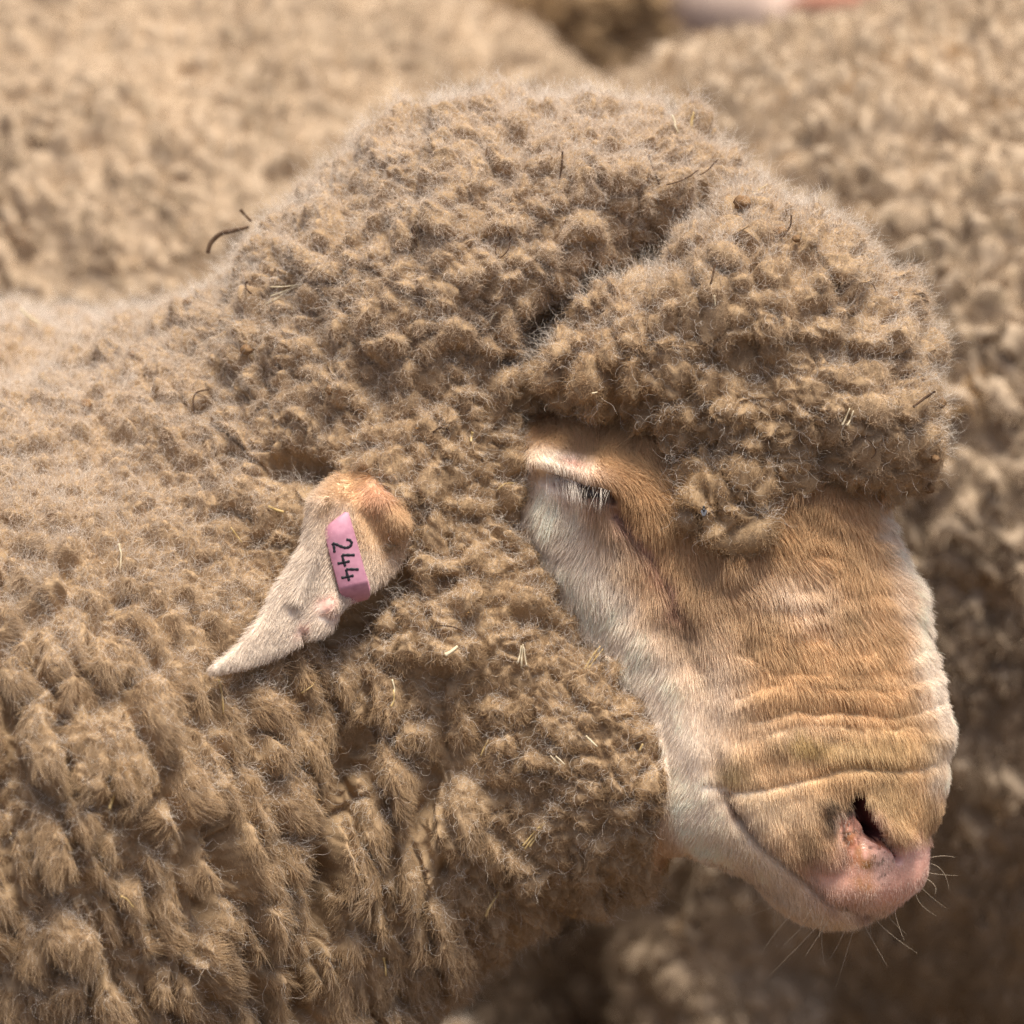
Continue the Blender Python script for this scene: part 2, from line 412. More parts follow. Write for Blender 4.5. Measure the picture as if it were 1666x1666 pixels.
# ------------------------------------------------------------------ fleece relief
def wool_fields(P):
    """clump of wool a point belongs to: relief height, direction to the clump's tip, clump id"""
    px, py = pix(P)
    big = 0.0055 * vnoise(P / 0.027, 29)
    Q = P + big + 0.0032 * vnoise(P / 0.010, 31) + 0.0013 * vnoise(P / 0.0042, 35)
    f1, f2, vec, cid = worley(Q / 0.0074, 1)
    g1, g2, gvec, gid = worley((Q + 0.003 * vnoise(P / 0.014, 55)) / 0.0145, 2)
    low = fbm(P / 0.06, 71, 3)
    sel = sst(-0.25, 0.35, noise(P / 0.022, 57))           # small curls here, fat lumps there
    def dome(a, b, e): return np.sqrt(np.clip(1 - (a / 0.98) ** 2, 0, 1)) * (0.3 + 0.7 * sst(0.0, e, b - a))
    h = dome(f1, f2, .16) * 0.0072 * (0.35 + 1.0 * u01(cid * np.uint32(31))) * (0.55 + 0.45 * sel) + dome(g1, g2, .14) * 0.0125 * (0.3 + 1.0 * u01(gid * np.uint32(13))) * (1.05 - 0.5 * sel)
    h = h - 0.0025 * sst(0.25, 0.75, noise(P / 0.015, 59)) - 0.004 + 0.0009 * fbm(Q / 0.0032, 61, 2)
    crack = np.minimum(sst(0.0, 0.35, f2 - f1), sst(0.0, 0.25, g2 - g1)) * sst(-0.004, 0.006, h)
    h = h + 0.0085 * low
    # hanging staples on the shoulder and throat
    st = sst(900, 1250, py + 0.35 * (600 - px)) * sst(1000, 600, px)
    R = P + 0.6 * big + 0.004 * vnoise(P / 0.014, 37) + 0.0013 * vnoise(P / 0.0042, 35); a = math.radians(-14); x = R[:, 0] * math.cos(a) - R[:, 2] * math.sin(a); z = R[:, 0] * math.sin(a) + R[:, 2] * math.cos(a)
    R = np.stack([x / 0.0148, R[:, 1] / 0.0148, z / 0.038], -1)
    s1, s2, svec, sid = worley(R, 3)
    tip = np.clip(0.5 + svec[:, 2] * 0.9, 0, 1)          # fuller towards the lower end
    hs = 0.0235 * (0.45 + 0.7 * u01(sid * np.uint32(17))) * np.sqrt(np.clip(1 - (s1 / 1.0) ** 2, 0, 1)) * sst(-0.05, 0.35, s2 - s1) * (0.55 + 0.45 * tip) + 0.0036 * dome(f1, f2, .3) + 0.0009 * fbm(Q / 0.0032, 61, 2) + 0.006 * low
    h = h * (1 - st) + (hs - 0.003) * st; crack = crack * (1 - st) + st * sst(0.0, 0.3, s2 - s1)
    sv = np.stack([svec[:, 0] * 0.0148, svec[:, 1] * 0.0148, svec[:, 2] * 0.038], -1)
    return h, vec, cid, st, low, sid, crack, sv
def feature(P, pts, w):
    q = lift(spline(pts, 3, closed=False)); d = np.full(len(P), 1e9); P = P + 0.0012 * vnoise(P / 0.012, 131) + 0.0007 * vnoise(P / 0.005, 135)
    for a, b in zip(q[:-1], q[1:]):
        e = b - a; t = np.clip(((P - a) @ e) / max(e @ e, 1e-12), 0, 1); d = np.minimum(d, ((P - a - t[:, None] * e) ** 2).sum(1))
    return np.sqrt(d) / (w * S)
CREASES = [  # points, width px, depth m, side ridge m
    ([(1150, 1275), (1200, 1285), (1260, 1282), (1320, 1262), (1380, 1248), (1450, 1250), (1545, 1238)], 6.5, .0085, .0006),
    ([(1225, 1170), (1290, 1155), (1350, 1155), (1420, 1162), (1490, 1158), (1530, 1140)], 5, .0065, .0006),
    ([(1255, 1190), (1330, 1176), (1420, 1184), (1480, 1180)], 4, .0045, .0004),
    ([(1190, 1135), (1270, 1112), (1350, 1112), (1420, 1120), (1490, 1110), (1525, 1085)], 5, .0060, .0005),
    ([(1195, 1060), (1260, 1082), (1340, 1092), (1440, 1078), (1500, 1050)], 5, .0035, .0004),
    ([(1240, 1020), (1320, 1036), (1400, 1020)], 5, .0028, .0004),
    ([(1215, 980), (1290, 985), (1380, 965)], 5, .0028, .0004),
    ([(1185, 1300), (1215, 1350), (1250, 1388), (1290, 1425), (1330, 1455), (1380, 1480), (1425, 1488)], 8, .0030, .0),
    ([(1105, 1000), (1135, 1080), (1150, 1160), (1165, 1230), (1180, 1290)], 20, .0095, .0),
    ([(1000, 838), (1028, 862), (1045, 885), (1068, 915), (1085, 945), (1100, 985)], 9, .0095, .0030),
    ([(1040, 872), (1050, 905), (1075, 955)], 7, .0016, .0008),
    ([(884, 776), (915, 784), (950, 797), (985, 806), (1000, 815)], 7, .0060, .0010),
    ([(1075, 838), (1110, 870), (1160, 905), (1200, 950)], 12, .002, .0018),
    ([(1155, 930), (1200, 1000), (1215, 1060)], 22, .008, .0),
    ([(1478, 1380), (1486, 1394), (1502, 1398)], 4, .0010, .0), ([(1490, 1396), (1489, 1420), (1486, 1446)], 4, .0014, .0005),
    ([(1290, 1330), (1310, 1390), (1350, 1430)], 16, .0018, .0),
]
RIDGES = [([(886, 760), (920, 767), (955, 781), (988, 796)], 12, .0055), ([(885, 745), (920, 752), (960, 772), (985, 785)], 24, .0060), ([(990, 775), (1030, 805), (1060, 830)], 38, .0085), ([(900, 800), (940, 815), (980, 830), (1000, 850)], 13, .0020),
          ([(1095, 850), (1150, 880), (1190, 925)], 18, .0035), ([(1130, 1215), (1210, 1225), (1300, 1212), (1420, 1210), (1530, 1195)], 26, .0012),
          ([(1255, 1130), (1350, 1133), (1450, 1138), (1520, 1120)], 16, .0010), ([(1415, 1320), (1445, 1352), (1480, 1368)], 20, .0032), ([(1330, 1300), (1325, 1350), (1345, 1395)], 18, .0018),
          ([(1370, 1450), (1430, 1452), (1480, 1440)], 28, .0025)]
CRUST = [(1345, 1315), (1372, 1318), (1395, 1298), (1408, 1305)]
NOSTRIL = [(1398, 1300), (1408, 1322), (1420, 1345), (1434, 1361)]
NOSLIT = [(1420, 1356), (1440, 1368), (1455, 1380), (1464, 1394)]
FOLDS = [([(832, 600), (862, 562), (900, 522), (950, 478), (985, 456)], 16, .002), ([(985, 456), (1060, 425), (1130, 388), (1205, 322)], 11, .004), ([(520, 1430), (505, 1500), (485, 1570), (480, 1660)], 26, .026), ([(590, 1200), (540, 1330), (520, 1430)], 26, .015), ([(330, 1330), (350, 1420), (330, 1480)], 22, .012), ([(700, 1270), (690, 1350), (720, 1420)], 20, .010),
         ([(450, 760), (490, 765), (530, 770)], 26, .018), ([(530, 1050), (590, 1010), (650, 945)], 26, .016), ([(868, 760), (860, 720), (850, 690)], 14, .010), ([(270, 500), (300, 480), (350, 470)], 20, .0)]
skin_w = sst(-0.001, 0.003, d_wool(V) - d_skin(V))
N0 = vnormals(V, T); N0 = nrm(N0)
vis = inframe(V, 120)
disp = np.zeros(len(V)); wl = vis & (skin_w < 0.999)
h = wool_fields(V[wl])[0]; hh = h.copy(); foldw = np.zeros(len(V)); fw_ = np.zeros(wl.sum())
for pts, w, dep in FOLDS:
    g = np.exp(-feature(V[wl], pts, w) ** 2); hh = hh * (1 - (0.9 * np.exp(-feature(V[wl], pts, w * 2.6) ** 2) if w == 16 and dep < .003 else 0.3 * g)) - dep * g; fw_ = np.maximum(fw_, g * min(1, dep / 0.012))
fw_ = np.maximum(fw_, 0.9 * np.exp(-feature(V[wl], FOLDS[0][0], 24) ** 2)); foldw[wl] = fw_
disp[wl] = hh * (1 - skin_w[wl])
fm = vis & (skin_w > 0.001) & (V[:, 1] < 0.06); VF = V[fm]; dd = np.zeros(len(VF)); brk = noise(VF / 0.013, 141)
for pts, w, dep, rid in CREASES:
    q = feature(VF, pts, w); dd += (-0.5 * dep * np.exp(-q * q) + 0.25 * rid * np.exp(-((q - 2.5) / 1.5) ** 2)) * (0.75 + 0.4 * brk)
for pts, w, hg in RIDGES: dd += hg * np.exp(-feature(VF, pts, w) ** 2)
qn = feature(VF, NOSTRIL, 11); qs = feature(VF, NOSLIT, 6)
MOUTH = [(1185, 1300), (1215, 1350), (1250, 1388), (1290, 1425), (1330, 1455), (1380, 1480), (1425, 1488)]
EYESLIT = [(884, 776), (915, 784), (950, 797), (985, 806), (1000, 815)]
dd -= 0.0078 * np.exp(-feature(VF, MOUTH, 6.5) ** 2) + 0.0055 * np.exp(-feature(VF, EYESLIT, 8) ** 2)
dd += -0.013 * sst(1.15, 0.35, qn) - 0.0065 * np.exp(-feature(VF, [(1392, 1318), (1398, 1345), (1408, 1362)], 24) ** 2) - 0.009 * np.exp(-qs * qs)
pxf, pyf = pix(VF); WR = np.stack([VF[:, 0] / 0.034, VF[:, 1] / 0.02, (VF[:, 2] + 0.004 * noise(VF / 0.02, 97)) / 0.0085], -1)
crm = np.clip(1.3 * lined(pxf, pyf, CRUST, 10) + blob(pxf, pyf, 1350, 1333, 12, 13) + 0.9 * lined(pxf, pyf, [(1380, 1340), (1376, 1368)], 8), 0, 1) * sst(-0.5, 0.0, noise(VF / 0.0022, 73))
tuft = 0.0022 * crm * (0.6 + np.abs(noise(VF / 0.0019, 71))) + 0.0016 * (0.5 - np.abs(noise(WR, 93)) - 0.3 * np.abs(noise(WR * 2, 94))) * sst(850, 950, pyf) * sst(1290, 1200, pyf) * sst(1150, 1240, pxf) + noise(VF / 0.009, 91) * 0.0008 + noise(VF / 0.02, 92) * 0.0012 + 0.0022 * (0.4 - np.abs(noise(VF / np.array([0.016, 0.016, 0.009]), 96))) * sst(1090, 1000, pyf) * sst(1150, 1230, pxf)
disp[fm] += (dd + tuft) * skin_w[fm]
VD = V + N0 * disp[:, None]
def relax(Vx, T, w, it):
    E = np.unique(np.sort(np.concatenate([T[:, [0, 1]], T[:, [1, 2]], T[:, [2, 0]]]), 1), axis=0); deg = np.bincount(E.ravel(), minlength=len(Vx))
    for _ in range(it):
        A = np.stack([np.bincount(E[:, 0], Vx[E[:, 1], d], len(Vx)) + np.bincount(E[:, 1], Vx[E[:, 0], d], len(Vx)) for d in range(3)], -1) / np.maximum(deg, 1)[:, None]
        Vx = Vx + (A - Vx) * w[:, None]
    return Vx
VD = relax(VD, T, 0.5 * wl * (1 - skin_w), 3)
VD = relax(VD, T, 0.4 * (skin_w > 0.5), 2)
# ------------------------------------------------------------------ colours of the coat (wool, hair and skin, with some light and shade put in)
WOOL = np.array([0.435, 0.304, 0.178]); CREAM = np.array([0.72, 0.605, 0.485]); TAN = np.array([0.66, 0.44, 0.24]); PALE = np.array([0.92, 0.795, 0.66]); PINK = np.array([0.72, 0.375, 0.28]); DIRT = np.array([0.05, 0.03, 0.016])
def coat(P):
    """base colour, bare-skin weight of the face at side-view points"""
    px, py = pix(P); n = fbm(P / 0.016, 41, 3); n2 = noise(P / 0.004, 44)
    px = px + 10 * noise(P / 0.008, 47); py = py + 10 * noise(P / 0.008, 48)
    c = np.tile(TAN, (len(P), 1)).astype(float)
    m = np.maximum(lined(px, py, [(895, 830), (960, 950), (1060, 1110), (1110, 1260), (1160, 1370)], 62), 0)
    c = mixc(c, PALE, np.clip(m * 1.25, 0, 1))
    c = mixc(c, PALE, np.clip(1.1 * lined(px, py, [(1455, 840), (1490, 960), (1515, 1060), (1530, 1130), (1550, 1200), (1545, 1260)], 34), 0, 1))
    c = mixc(c, PALE * [1, .97, .9], np.clip(1.0 * lined(px, py, [(1200, 1360), (1260, 1450), (1340, 1490), (1420, 1490)], 45), 0, 1) * 0.8)
    c = mixc(c, PALE, 0.75 * blob(px, py, 1290, 960, 90, 40, 20) * (0.6 + 0.4 * n)); c = mixc(c, PALE, 0.6 * blob(px, py, 1160, 1120, 50, 110)); c = mixc(c, PALE, 0.3 * blob(px, py, 1290, 1195, 90, 30))
    c = mixc(c, PALE * [1, .95, .82], 0.75 * blob(px, py, 1260, 1310, 70, 45)); c = mixc(c, [0.62, 0.46, 0.24], 0.6 * blob(px, py, 1420, 1215, 130, 30))
    c = mixc(c, [0.62, 0.45, 0.25], 0.7 * blob(px, py, 1450, 1300, 70, 50)); c = mixc(c, [0.52, 0.36, 0.14], 0.8 * blob(px, py, 1310, 1208, 45, 16)); c = mixc(c, [0.46, 0.34, 0.15], 0.7 * blob(px, py, 1195, 1255, 28, 25))
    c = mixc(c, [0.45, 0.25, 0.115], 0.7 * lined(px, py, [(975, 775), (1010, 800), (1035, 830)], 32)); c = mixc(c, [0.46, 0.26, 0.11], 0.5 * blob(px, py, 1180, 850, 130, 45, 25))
    c = mixc(c, PALE, np.clip(1.3 * blob(px, py, 918, 758, 52, 20, 22), 0, 1)); c = mixc(c, PINK * [1.05, 1.15, 1.2], 0.6 * blob(px, py, 942, 762, 22, 8, 20))
    c = mixc(c, [0.42, 0.22, 0.16], 0.85 * lined(px, py, [(900, 790), (935, 800), (965, 812), (992, 816)], 9))  # pink skin under the eye slit, with the lid's shadow put in
    tr = [(1003, 838), (1028, 868), (1050, 892), (1072, 915), (1085, 945), (1098, 985)]
    c = mixc(c, [0.56, 0.32, 0.28], 0.8 * lined(px, py, tr, 13)); c = mixc(c, [0.42, 0.24, 0.14], 0.5 * lined(px, py, [(1060, 910), (1080, 950), (1100, 1000)], 13))
    c = mixc(c, DIRT, 0.8 * (blob(px, py, 1028, 872, 4, 6) + blob(px, py, 998, 840, 3, 4) + blob(px, py, 1036, 912, 3, 6)))
    c = c * (1 + 0.13 * n + 0.08 * n2)[:, None]
    bare = np.clip(lined(px, py, [(1395, 1360), (1415, 1395), (1450, 1420), (1490, 1430)], 32) * 1.5 + blob(px, py, 1482, 1385, 30, 22, -15) * 1.5 + 0.8 * lined(px, py, [(1345, 1428), (1400, 1440), (1460, 1440)], 34) + blob(px, py, 1498, 1415, 16, 30) * 0.9, 0, 1)
    bare = np.clip(bare + 1.2 * blob(px, py, 1399, 1345, 20, 28, -20), 0, 1)
    sk = np.tile(PINK, (len(P), 1)) * (1 + 0.10 * n)[:, None]
    sk = mixc(sk, [0.76, 0.42, 0.36], blob(px, py, 1482, 1384, 34, 20)); sk = mixc(sk, [0.74, 0.50, 0.43], 0.8 * blob(px, py, 1440, 1405, 36, 24))
    c = mixc(c, [0.33, 0.19, 0.13], 0.75 * lined(px, py, [(1185, 1300), (1215, 1350), (1250, 1388), (1290, 1425), (1330, 1455), (1380, 1480), (1425, 1488)], 7))
    amber = 0.95 * np.clip(lined(px, py, [(1388, 1372), (1392, 1400), (1408, 1422)], 20) * 0.9 * sst(-0.5, 0.3, noise(P / 0.0035, 66)) + blob(px, py, 1410, 1436, 18, 18) * .6, 0, 1)
    sk = mixc(sk, [0.33, 0.15, 0.04], amber); sk = mixc(sk, [0.20, 0.07, 0.05], blob(px, py, 1396, 1320, 14, 22) )
    sk = mixc(sk, DIRT, 0.75 * sst(0.25, 0.55, fbm(P / 0.0018, 61, 2)) * lined(px, py, [(1385, 1360), (1430, 1385), (1445, 1412)], 24))
    c = mixc(c, [0.60, 0.37, 0.22], 0.65 * lined(px, py, [(1330, 1420), (1380, 1450), (1450, 1450)], 30))
    crust = np.clip(1.3 * lined(px, py, [(1345, 1315), (1372, 1318), (1395, 1298), (1408, 1305)], 11) + blob(px, py, 1350, 1333, 13, 14) + 0.9 * lined(px, py, [(1380, 1340), (1376, 1370)], 8), 0, 1) * (0.35 + 0.65 * sst(-0.5, 0.0, noise(P / 0.0022, 73)))
    grime = np.clip(0.9 * lined(px, py, [(1320, 1380), (1350, 1395), (1385, 1400)], 24) * sst(-0.25, 0.5, noise(P / 0.0026, 63)) + 0.5 * blob(px, py, 1455, 1350, 30, 14), 0, 1)
    c = mixc(c, [0.2, 0.12, 0.05], 0.55 * grime)
    c = mixc(c, [0.24, 0.10, 0.045], 0.75 * np.clip(lined(px, py, [(1340, 1325), (1375, 1320), (1385, 1360), (1375, 1395)], 18) * sst(-0.5, 0.3, noise(P / 0.004, 68)), 0, 1))
    sk = mixc(sk, [0.36, 0.13, 0.07], 0.9 * np.clip(lined(px, py, [(1378, 1350), (1375, 1400)], 16) + blob(px, py, 1430, 1378, 22, 12, 30), 0, 1) * sst(-0.6, 0.4, noise(P / 0.003, 69)))
    c = mixc(c, sk, bare); c = mixc(c, DIRT, 0.9 * crust)
    c = mixc(c, [0.07, 0.035, 0.028], 0.9 * lined(px, py, [(888, 778), (915, 784), (950, 797), (985, 806), (1000, 814)], 4.5))  # eye slit darkened: shadow line under the lid put into the colour
    return c, bare, np.clip(bare * 0.8 + 0.7 * amber + 0.08 * crust, 0, 1)
def wool_colour(P, cid, low):
    px, py = pix(P); n = noise(P / 0.03, 81)
    c = np.tile(WOOL, (len(P), 1)) * (1 + 0.10 * n + 0.16 * (u01(cid) - 0.5))[:, None]
    c = mixc(c, [0.46, 0.28, 0.12], 0.65 * np.clip(blob(px, py, 960, 640, 110, 120, 20) + 0.9 * blob(px, py, 1080, 770, 110, 50, 30), 0, 1))
    c = mixc(c, [0.34, 0.22, 0.125], 0.8 * sst(0.19, 0.23, P[:, 1]) * sst(600, 700, px) * sst(1450, 1500, py))  # far chest browned: the shade below the head put into its wool colour
    c = mixc(c, CREAM, 0.8 * sst(760, 240, py + 0.25 * np.abs(px - 850)))  # paler towards the top: bleached tips, with the top light put in
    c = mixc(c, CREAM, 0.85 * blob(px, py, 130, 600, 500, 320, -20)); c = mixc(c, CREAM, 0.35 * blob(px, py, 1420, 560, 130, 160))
    c = mixc(c, [0.45, 0.28, 0.12], 0.5 * sst(0.55, 0.9, noise(P / 0.006, 83)))
    return c
colV = np.tile(WOOL * 0.85, (len(V), 1)); gl = np.zeros(len(V))  # base under the fibres darkened: occlusion put into the wool colour
cw, bw, gw = coat(V[fm]); colV[fm] = mixc(colV[fm], cw, skin_w[fm]); gl[fm] = gw * skin_w[fm]
colV[(skin_w > 0.5) & ~fm] = PALE * 0.62
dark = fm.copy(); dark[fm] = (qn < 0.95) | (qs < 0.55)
colV[dark] = np.array([0.10, 0.03, 0.026])  # dark red nostril lining, with the shade of the opening put in

sheep = empty('sheep', (-0.45, 0.15, 0.0))
tag(sheep, 'sheep in front with curly topknot, bowed pale face and pink tag in its ear', 'sheep', 'sheep in the flock')
body = mesh_obj('body', VD, T, MAT_SKIN, sheep, colV, gl)
print('body', round(time.time() - T0, 1))
ND = vnormals(VD, T)

# ------------------------------------------------------------------ fibres
def scatter(Vp, T, w, n):
    a, b, c = Vp[T[:, 0]], Vp[T[:, 1]], Vp[T[:, 2]]; ar = np.linalg.norm(np.cross(b - a, c - a), axis=1) * w
    cs = np.cumsum(ar); k = np.searchsorted(cs, rng.random(n) * cs[-1]); k = np.clip(k, 0, len(T) - 1)
    r1, r2 = np.sqrt(rng.random(n)), rng.random(n); B = np.stack([1 - r1, r1 * (1 - r2), r1 * r2], -1); return k, B
def ip(A, T, k, B): return np.einsum('nk,nkd->nd', B, A[T[k]])
def grow(root, d, L, K, curl_r, turns, n, clump=None, ck=0.0):
    """strands: root + direction, sideways helix of growing radius; clump pulls the tips together"""
    m = len(root); t = np.linspace(0, 1, K); a = nrm(np.cross(d, rng.normal(size=(m, 3)))); b = np.cross(d, a)
    ph = rng.random(m) * 6.28; tw = turns * (0.6 + 0.8 * rng.random(m)) * 6.28
    P = np.empty((m, K, 3), np.float32)
    for i, ti in enumerate(t):
        r = (curl_r * (0.25 + ti))[:, None] if np.ndim(curl_r) else curl_r * (0.25 + ti)
        r = r * (1 if i else 0)
        q = root + d * (L * ti)[:, None] + r * (a * np.cos(ph + tw * ti)[:, None] + b * np.sin(ph + tw * ti)[:, None])
        if clump is not None: q = q + (clump * (ck * ti ** 1.6))
        P[:, i] = q
    return P
NW = 760000
wt = ((1 - skin_w)[T].mean(1) > 0.5) & inframe(V, 100)[T].all(1)
fc = facing(VD, T)
wt = wt & (facing(V, T)[T].mean(1) > -0.45)
k, B = scatter(VD, T, wt.astype(float), NW)
root = ip(VD, T, k, B); nb = nrm(ip(ND, T, k, B)); n0 = nrm(ip(N0, T, k, B)); base = ip(V, T, k, B)
hgt, vec, cid, st, low, sid, crack, sv = wool_fields(base)
px, py = pix(base)
tn = vec - n0 * (vec * n0).sum(1, keepdims=True)
sw = np.cross(n0, nrm(tn)) * np.where(u01(cid * np.uint32(97)) > 0.5, 1, -1)[:, None]
cr = nrm(np.stack([u01(cid * np.uint32(3)), u01(cid * np.uint32(5)), u01(cid * np.uint32(7))], -1) - 0.5)
cr = cr - n0 * (cr * n0).sum(1, keepdims=True)
coh = vnoise(base / 0.006, 101)
fa = 0.15 + 0.75 * noise(base / 0.035, 161) + 0.5 * noise(base / 0.014, 162); fl = DOWN + np.stack([np.tan(np.clip(fa, -1.1, 1.1)), 0 * fa, 0 * fa], -1); fl = nrm(fl - n0 * (fl * n0).sum(1, keepdims=True))
lat = sv - n0 * (sv * n0).sum(1, keepdims=True); lat = lat - fl * (lat * fl).sum(1, keepdims=True)
ran = rng.normal(size=root.shape); ran -= n0 * (ran * n0).sum(1, keepdims=True)
felt = (rng.random(NW) < 0.6)[:, None]
lock = (0.40 * tn + 0.30 * sw + 0.45 * cr) * (1 - st)[:, None] + fl * (0.10 + 0.85 * st)[:, None] + lat / 0.006 * st[:, None] * 0.9
d = (0.26 - 0.15 * st)[:, None] * nb + 0.08 * n0 + (0.30 - 0.12 * st)[:, None] * coh + np.where(felt, (0.55 - 0.33 * st)[:, None] * ran + (0.35 + 0.4 * st)[:, None] * lock, (0.25 - 0.12 * st)[:, None] * ran + lock)
d = nrm(d)
d = nrm(d + nb * np.maximum(0.12 - (d * nb).sum(1, keepdims=True), 0))
stray = rng.random(NW) < 0.05
fo = ip(foldw[:, None], T, k, B)[:, 0]
L = (0.0036 + 0.0036 * rng.random(NW)) * (1 + 0.65 * st) * (0.4 + 0.6 * crack) * np.where(stray, 1.5, 1) * (1 - 0.8 * np.clip(fo * 1.6, 0, 1))
d[stray] = nrm(d[stray] + 0.7 * n0[stray])
P = grow(root - nb * 0.0006, d, L, 6, 0.00075 * (0.4 + rng.random(NW)) * (1 - 0.5 * st), 1.15, None)
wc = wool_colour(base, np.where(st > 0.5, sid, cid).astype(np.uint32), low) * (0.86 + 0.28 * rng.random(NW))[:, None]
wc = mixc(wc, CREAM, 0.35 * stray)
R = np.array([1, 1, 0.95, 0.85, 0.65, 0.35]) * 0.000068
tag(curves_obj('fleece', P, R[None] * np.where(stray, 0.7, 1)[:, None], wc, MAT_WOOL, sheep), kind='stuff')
NZ = 50000
up_ = np.clip(ND @ -DOWN, 0, 1) ** 2
k, B = scatter(VD, T, wt * (0.012 + up_[T].mean(1)) * (1 - foldw[T].mean(1)), NZ)
root = ip(VD, T, k, B); n0 = nrm(ip(N0, T, k, B)); nb = nrm(ip(ND, T, k, B)); base = ip(V, T, k, B)
d = nrm(0.7 * n0 + 0.3 * nb + 0.5 * vnoise(base / 0.010, 151) + 0.45 * rng.normal(size=root.shape))
P = grow(root, d, 0.007 + 0.010 * rng.random(NZ) ** 2, 8, 0.0014 * (0.4 + rng.random(NZ)), 1.3, None)
tag(curves_obj('fleece_fuzz', P, np.array([1, 1, .9, .85, .8, .7, .5, .3])[None] * 0.00005, np.tile([[0.80, 0.72, 0.62]], (NZ, 1)) * (0.85 + 0.2 * rng.random((NZ, 1))), MAT_WOOL, sheep), kind='stuff')
print('fleece', round(time.time() - T0, 1))

# short hair of the face
NH = 150000
ft = (skin_w[T].mean(1) > 0.35) & fm[T].all(1) & (facing(V, T)[T].mean(1) > -0.4)
k, B = scatter(VD, T, ft.astype(float), NH)
root = ip(VD, T, k, B); nb = nrm(ip(ND, T, k, B)); n0 = nrm(ip(N0, T, k, B)); base = ip(V, T, k, B)
px, py = pix(base); c, bare, _ = coat(base)
in_nostril = feature(base, NOSTRIL, 11) < 1.05
up = sst(1250, 900, py)
flow = np.stack([0.30 + 0 * px, 0 * px, -1 + 0 * px], -1)
chk = lined(px, py, [(895, 830), (960, 950), (1060, 1110), (1110, 1260), (1160, 1370)], 60)[:, None]
flow = flow * (1 - chk) + np.array([-0.55, 0, -0.85]) * chk
brg = lined(px, py, [(1455, 840), (1490, 960), (1515, 1060), (1550, 1200)], 36)[:, None]
flow = flow * (1 - brg) + np.array([0.8, 0, -0.55]) * brg
eyl = np.clip(1.3 * blob(px, py, 935, 755, 85, 42), 0, 1)[:, None]; flow = flow * (1 - eyl) + np.array([0.72, 0, -0.62]) * eyl
flow = nrm(flow) + (0.75 * vnoise(base / 0.018, 111) * up[:, None] + 0.28 * vnoise(base / 0.007, 112))
flow = nrm(flow - n0 * (flow * n0).sum(1, keepdims=True)); flow = nrm(flow - nb * (flow * nb).sum(1, keepdims=True))
lieup = (0.28 + 0.25 * up * (0.5 + 0.5 * noise(base / 0.010, 117)))[:, None]
d = nrm(flow + nb * lieup + 0.16 * rng.normal(size=root.shape))
slit = np.minimum(feature(base, EYESLIT, 11), feature(base, MOUTH, 5) + 0.3); below = lined(px, py, [(893, 787), (935, 801), (965, 812), (992, 816)], 10)
L = (0.0044 + 0.0042 * up) * (0.7 + 0.6 * rng.random(NH)) * np.clip(sst(1.0, 0.2, bare) + 0.3 * (rng.random(NH) < 0.5), 0, 1) * sst(0.5, 2.2, slit) * (1 - 0.9 * below) * (1 - 0.5 * eyl[:, 0])
keep = (L > 0.0008) & ~in_nostril
P = grow(root - nb * 0.0004, d, L, 4, 0.00025, 0.4, nb)
droop = DOWN * 0.0012; P[:, 2] += droop * 0.3; P[:, 3] += droop
hc = mixc(c, PALE, 0.6 * bare) * (0.9 + 0.25 * rng.random(NH))[:, None]
hc = mixc(hc, np.array([0.14, 0.08, 0.04]), ((rng.random(NH) < 0.025) * 0.6))
R = np.array([1, 1, 0.8, 0.3]) * 0.00009
tag(curves_obj('face_hair', P[keep], R[None], hc[keep], MAT_HAIR, sheep), kind='stuff')
print('face hair', round(time.time() - T0, 1))
DBVH = BVHTree.FromPolygons([tuple(v) for v in VD], [tuple(int(i) for i in t) for t in T[(facing(VD, T) > -0.2)[T].all(1) & inframe(VD)[T].all(1)]])

# eye, lashes, whiskers
def uv_sphere(c, r, nu=20, nv=12, rot=None):
    th = np.linspace(0, math.pi, nv + 1)[1:-1]; ph = np.arange(nu) * 2 * math.pi / nu
    Vv = [[0, 0, 1]] + [[math.sin(a) * math.cos(b), math.sin(a) * math.sin(b), math.cos(a)] for a in th for b in ph] + [[0, 0, -1]]
    Vv = np.array(Vv) * np.asarray(r); F = []
    if rot is not None: Vv = Vv @ rot.T
    for j in range(nu): F.append([0, 1 + j, 1 + (j + 1) % nu])
    for i in range(nv - 2):
        for j in range(nu):
            a, b = 1 + i * nu + j, 1 + i * nu + (j + 1) % nu; F += [[a, a + nu, b + nu], [a, b + nu, b]]
    e = len(Vv) - 1; o = 1 + (nv - 2) * nu
    for j in range(nu): F.append([o + j, e, o + (j + 1) % nu])
    return Vv + np.asarray(c), np.array(F)
ec = lift([(972, 806)], DBVH)[0] + np.array([0, 0.0065, 0])
ev, ef = uv_sphere(ec, 0.0085)
mesh_obj('eye', ev, ef, plain_mat('dark_eye', (0.008, 0.005, 0.004), (0.02, 0.012, 0.008), 60, 0.08, 0.6, 0.0), sheep)
lp = spline([(888, 777), (915, 783), (945, 793), (975, 800), (996, 806)], 8, closed=False)
m = 190; ti = rng.random(m) * (len(lp) - 1.01); i0 = ti.astype(int); q = lp[i0] + (lp[i0 + 1] - lp[i0]) * (ti - i0)[:, None]
roots = lift(q - np.array([0, 7]), DBVH, 0.0052); u = ti / len(lp)
d = nrm(np.stack([0.25 - 0.7 * u + 0.2 * rng.normal(size=m), -0.55 + 0.15 * rng.normal(size=m), -0.8 + 0 * u], -1))
P = grow(roots, d, 0.0080 + 0.005 * rng.random(m), 6, 0.0003, 0.2, None); P += (np.linspace(0, 1, 6) ** 2)[None, :, None] * np.array([0.001, 0.001, -0.002])
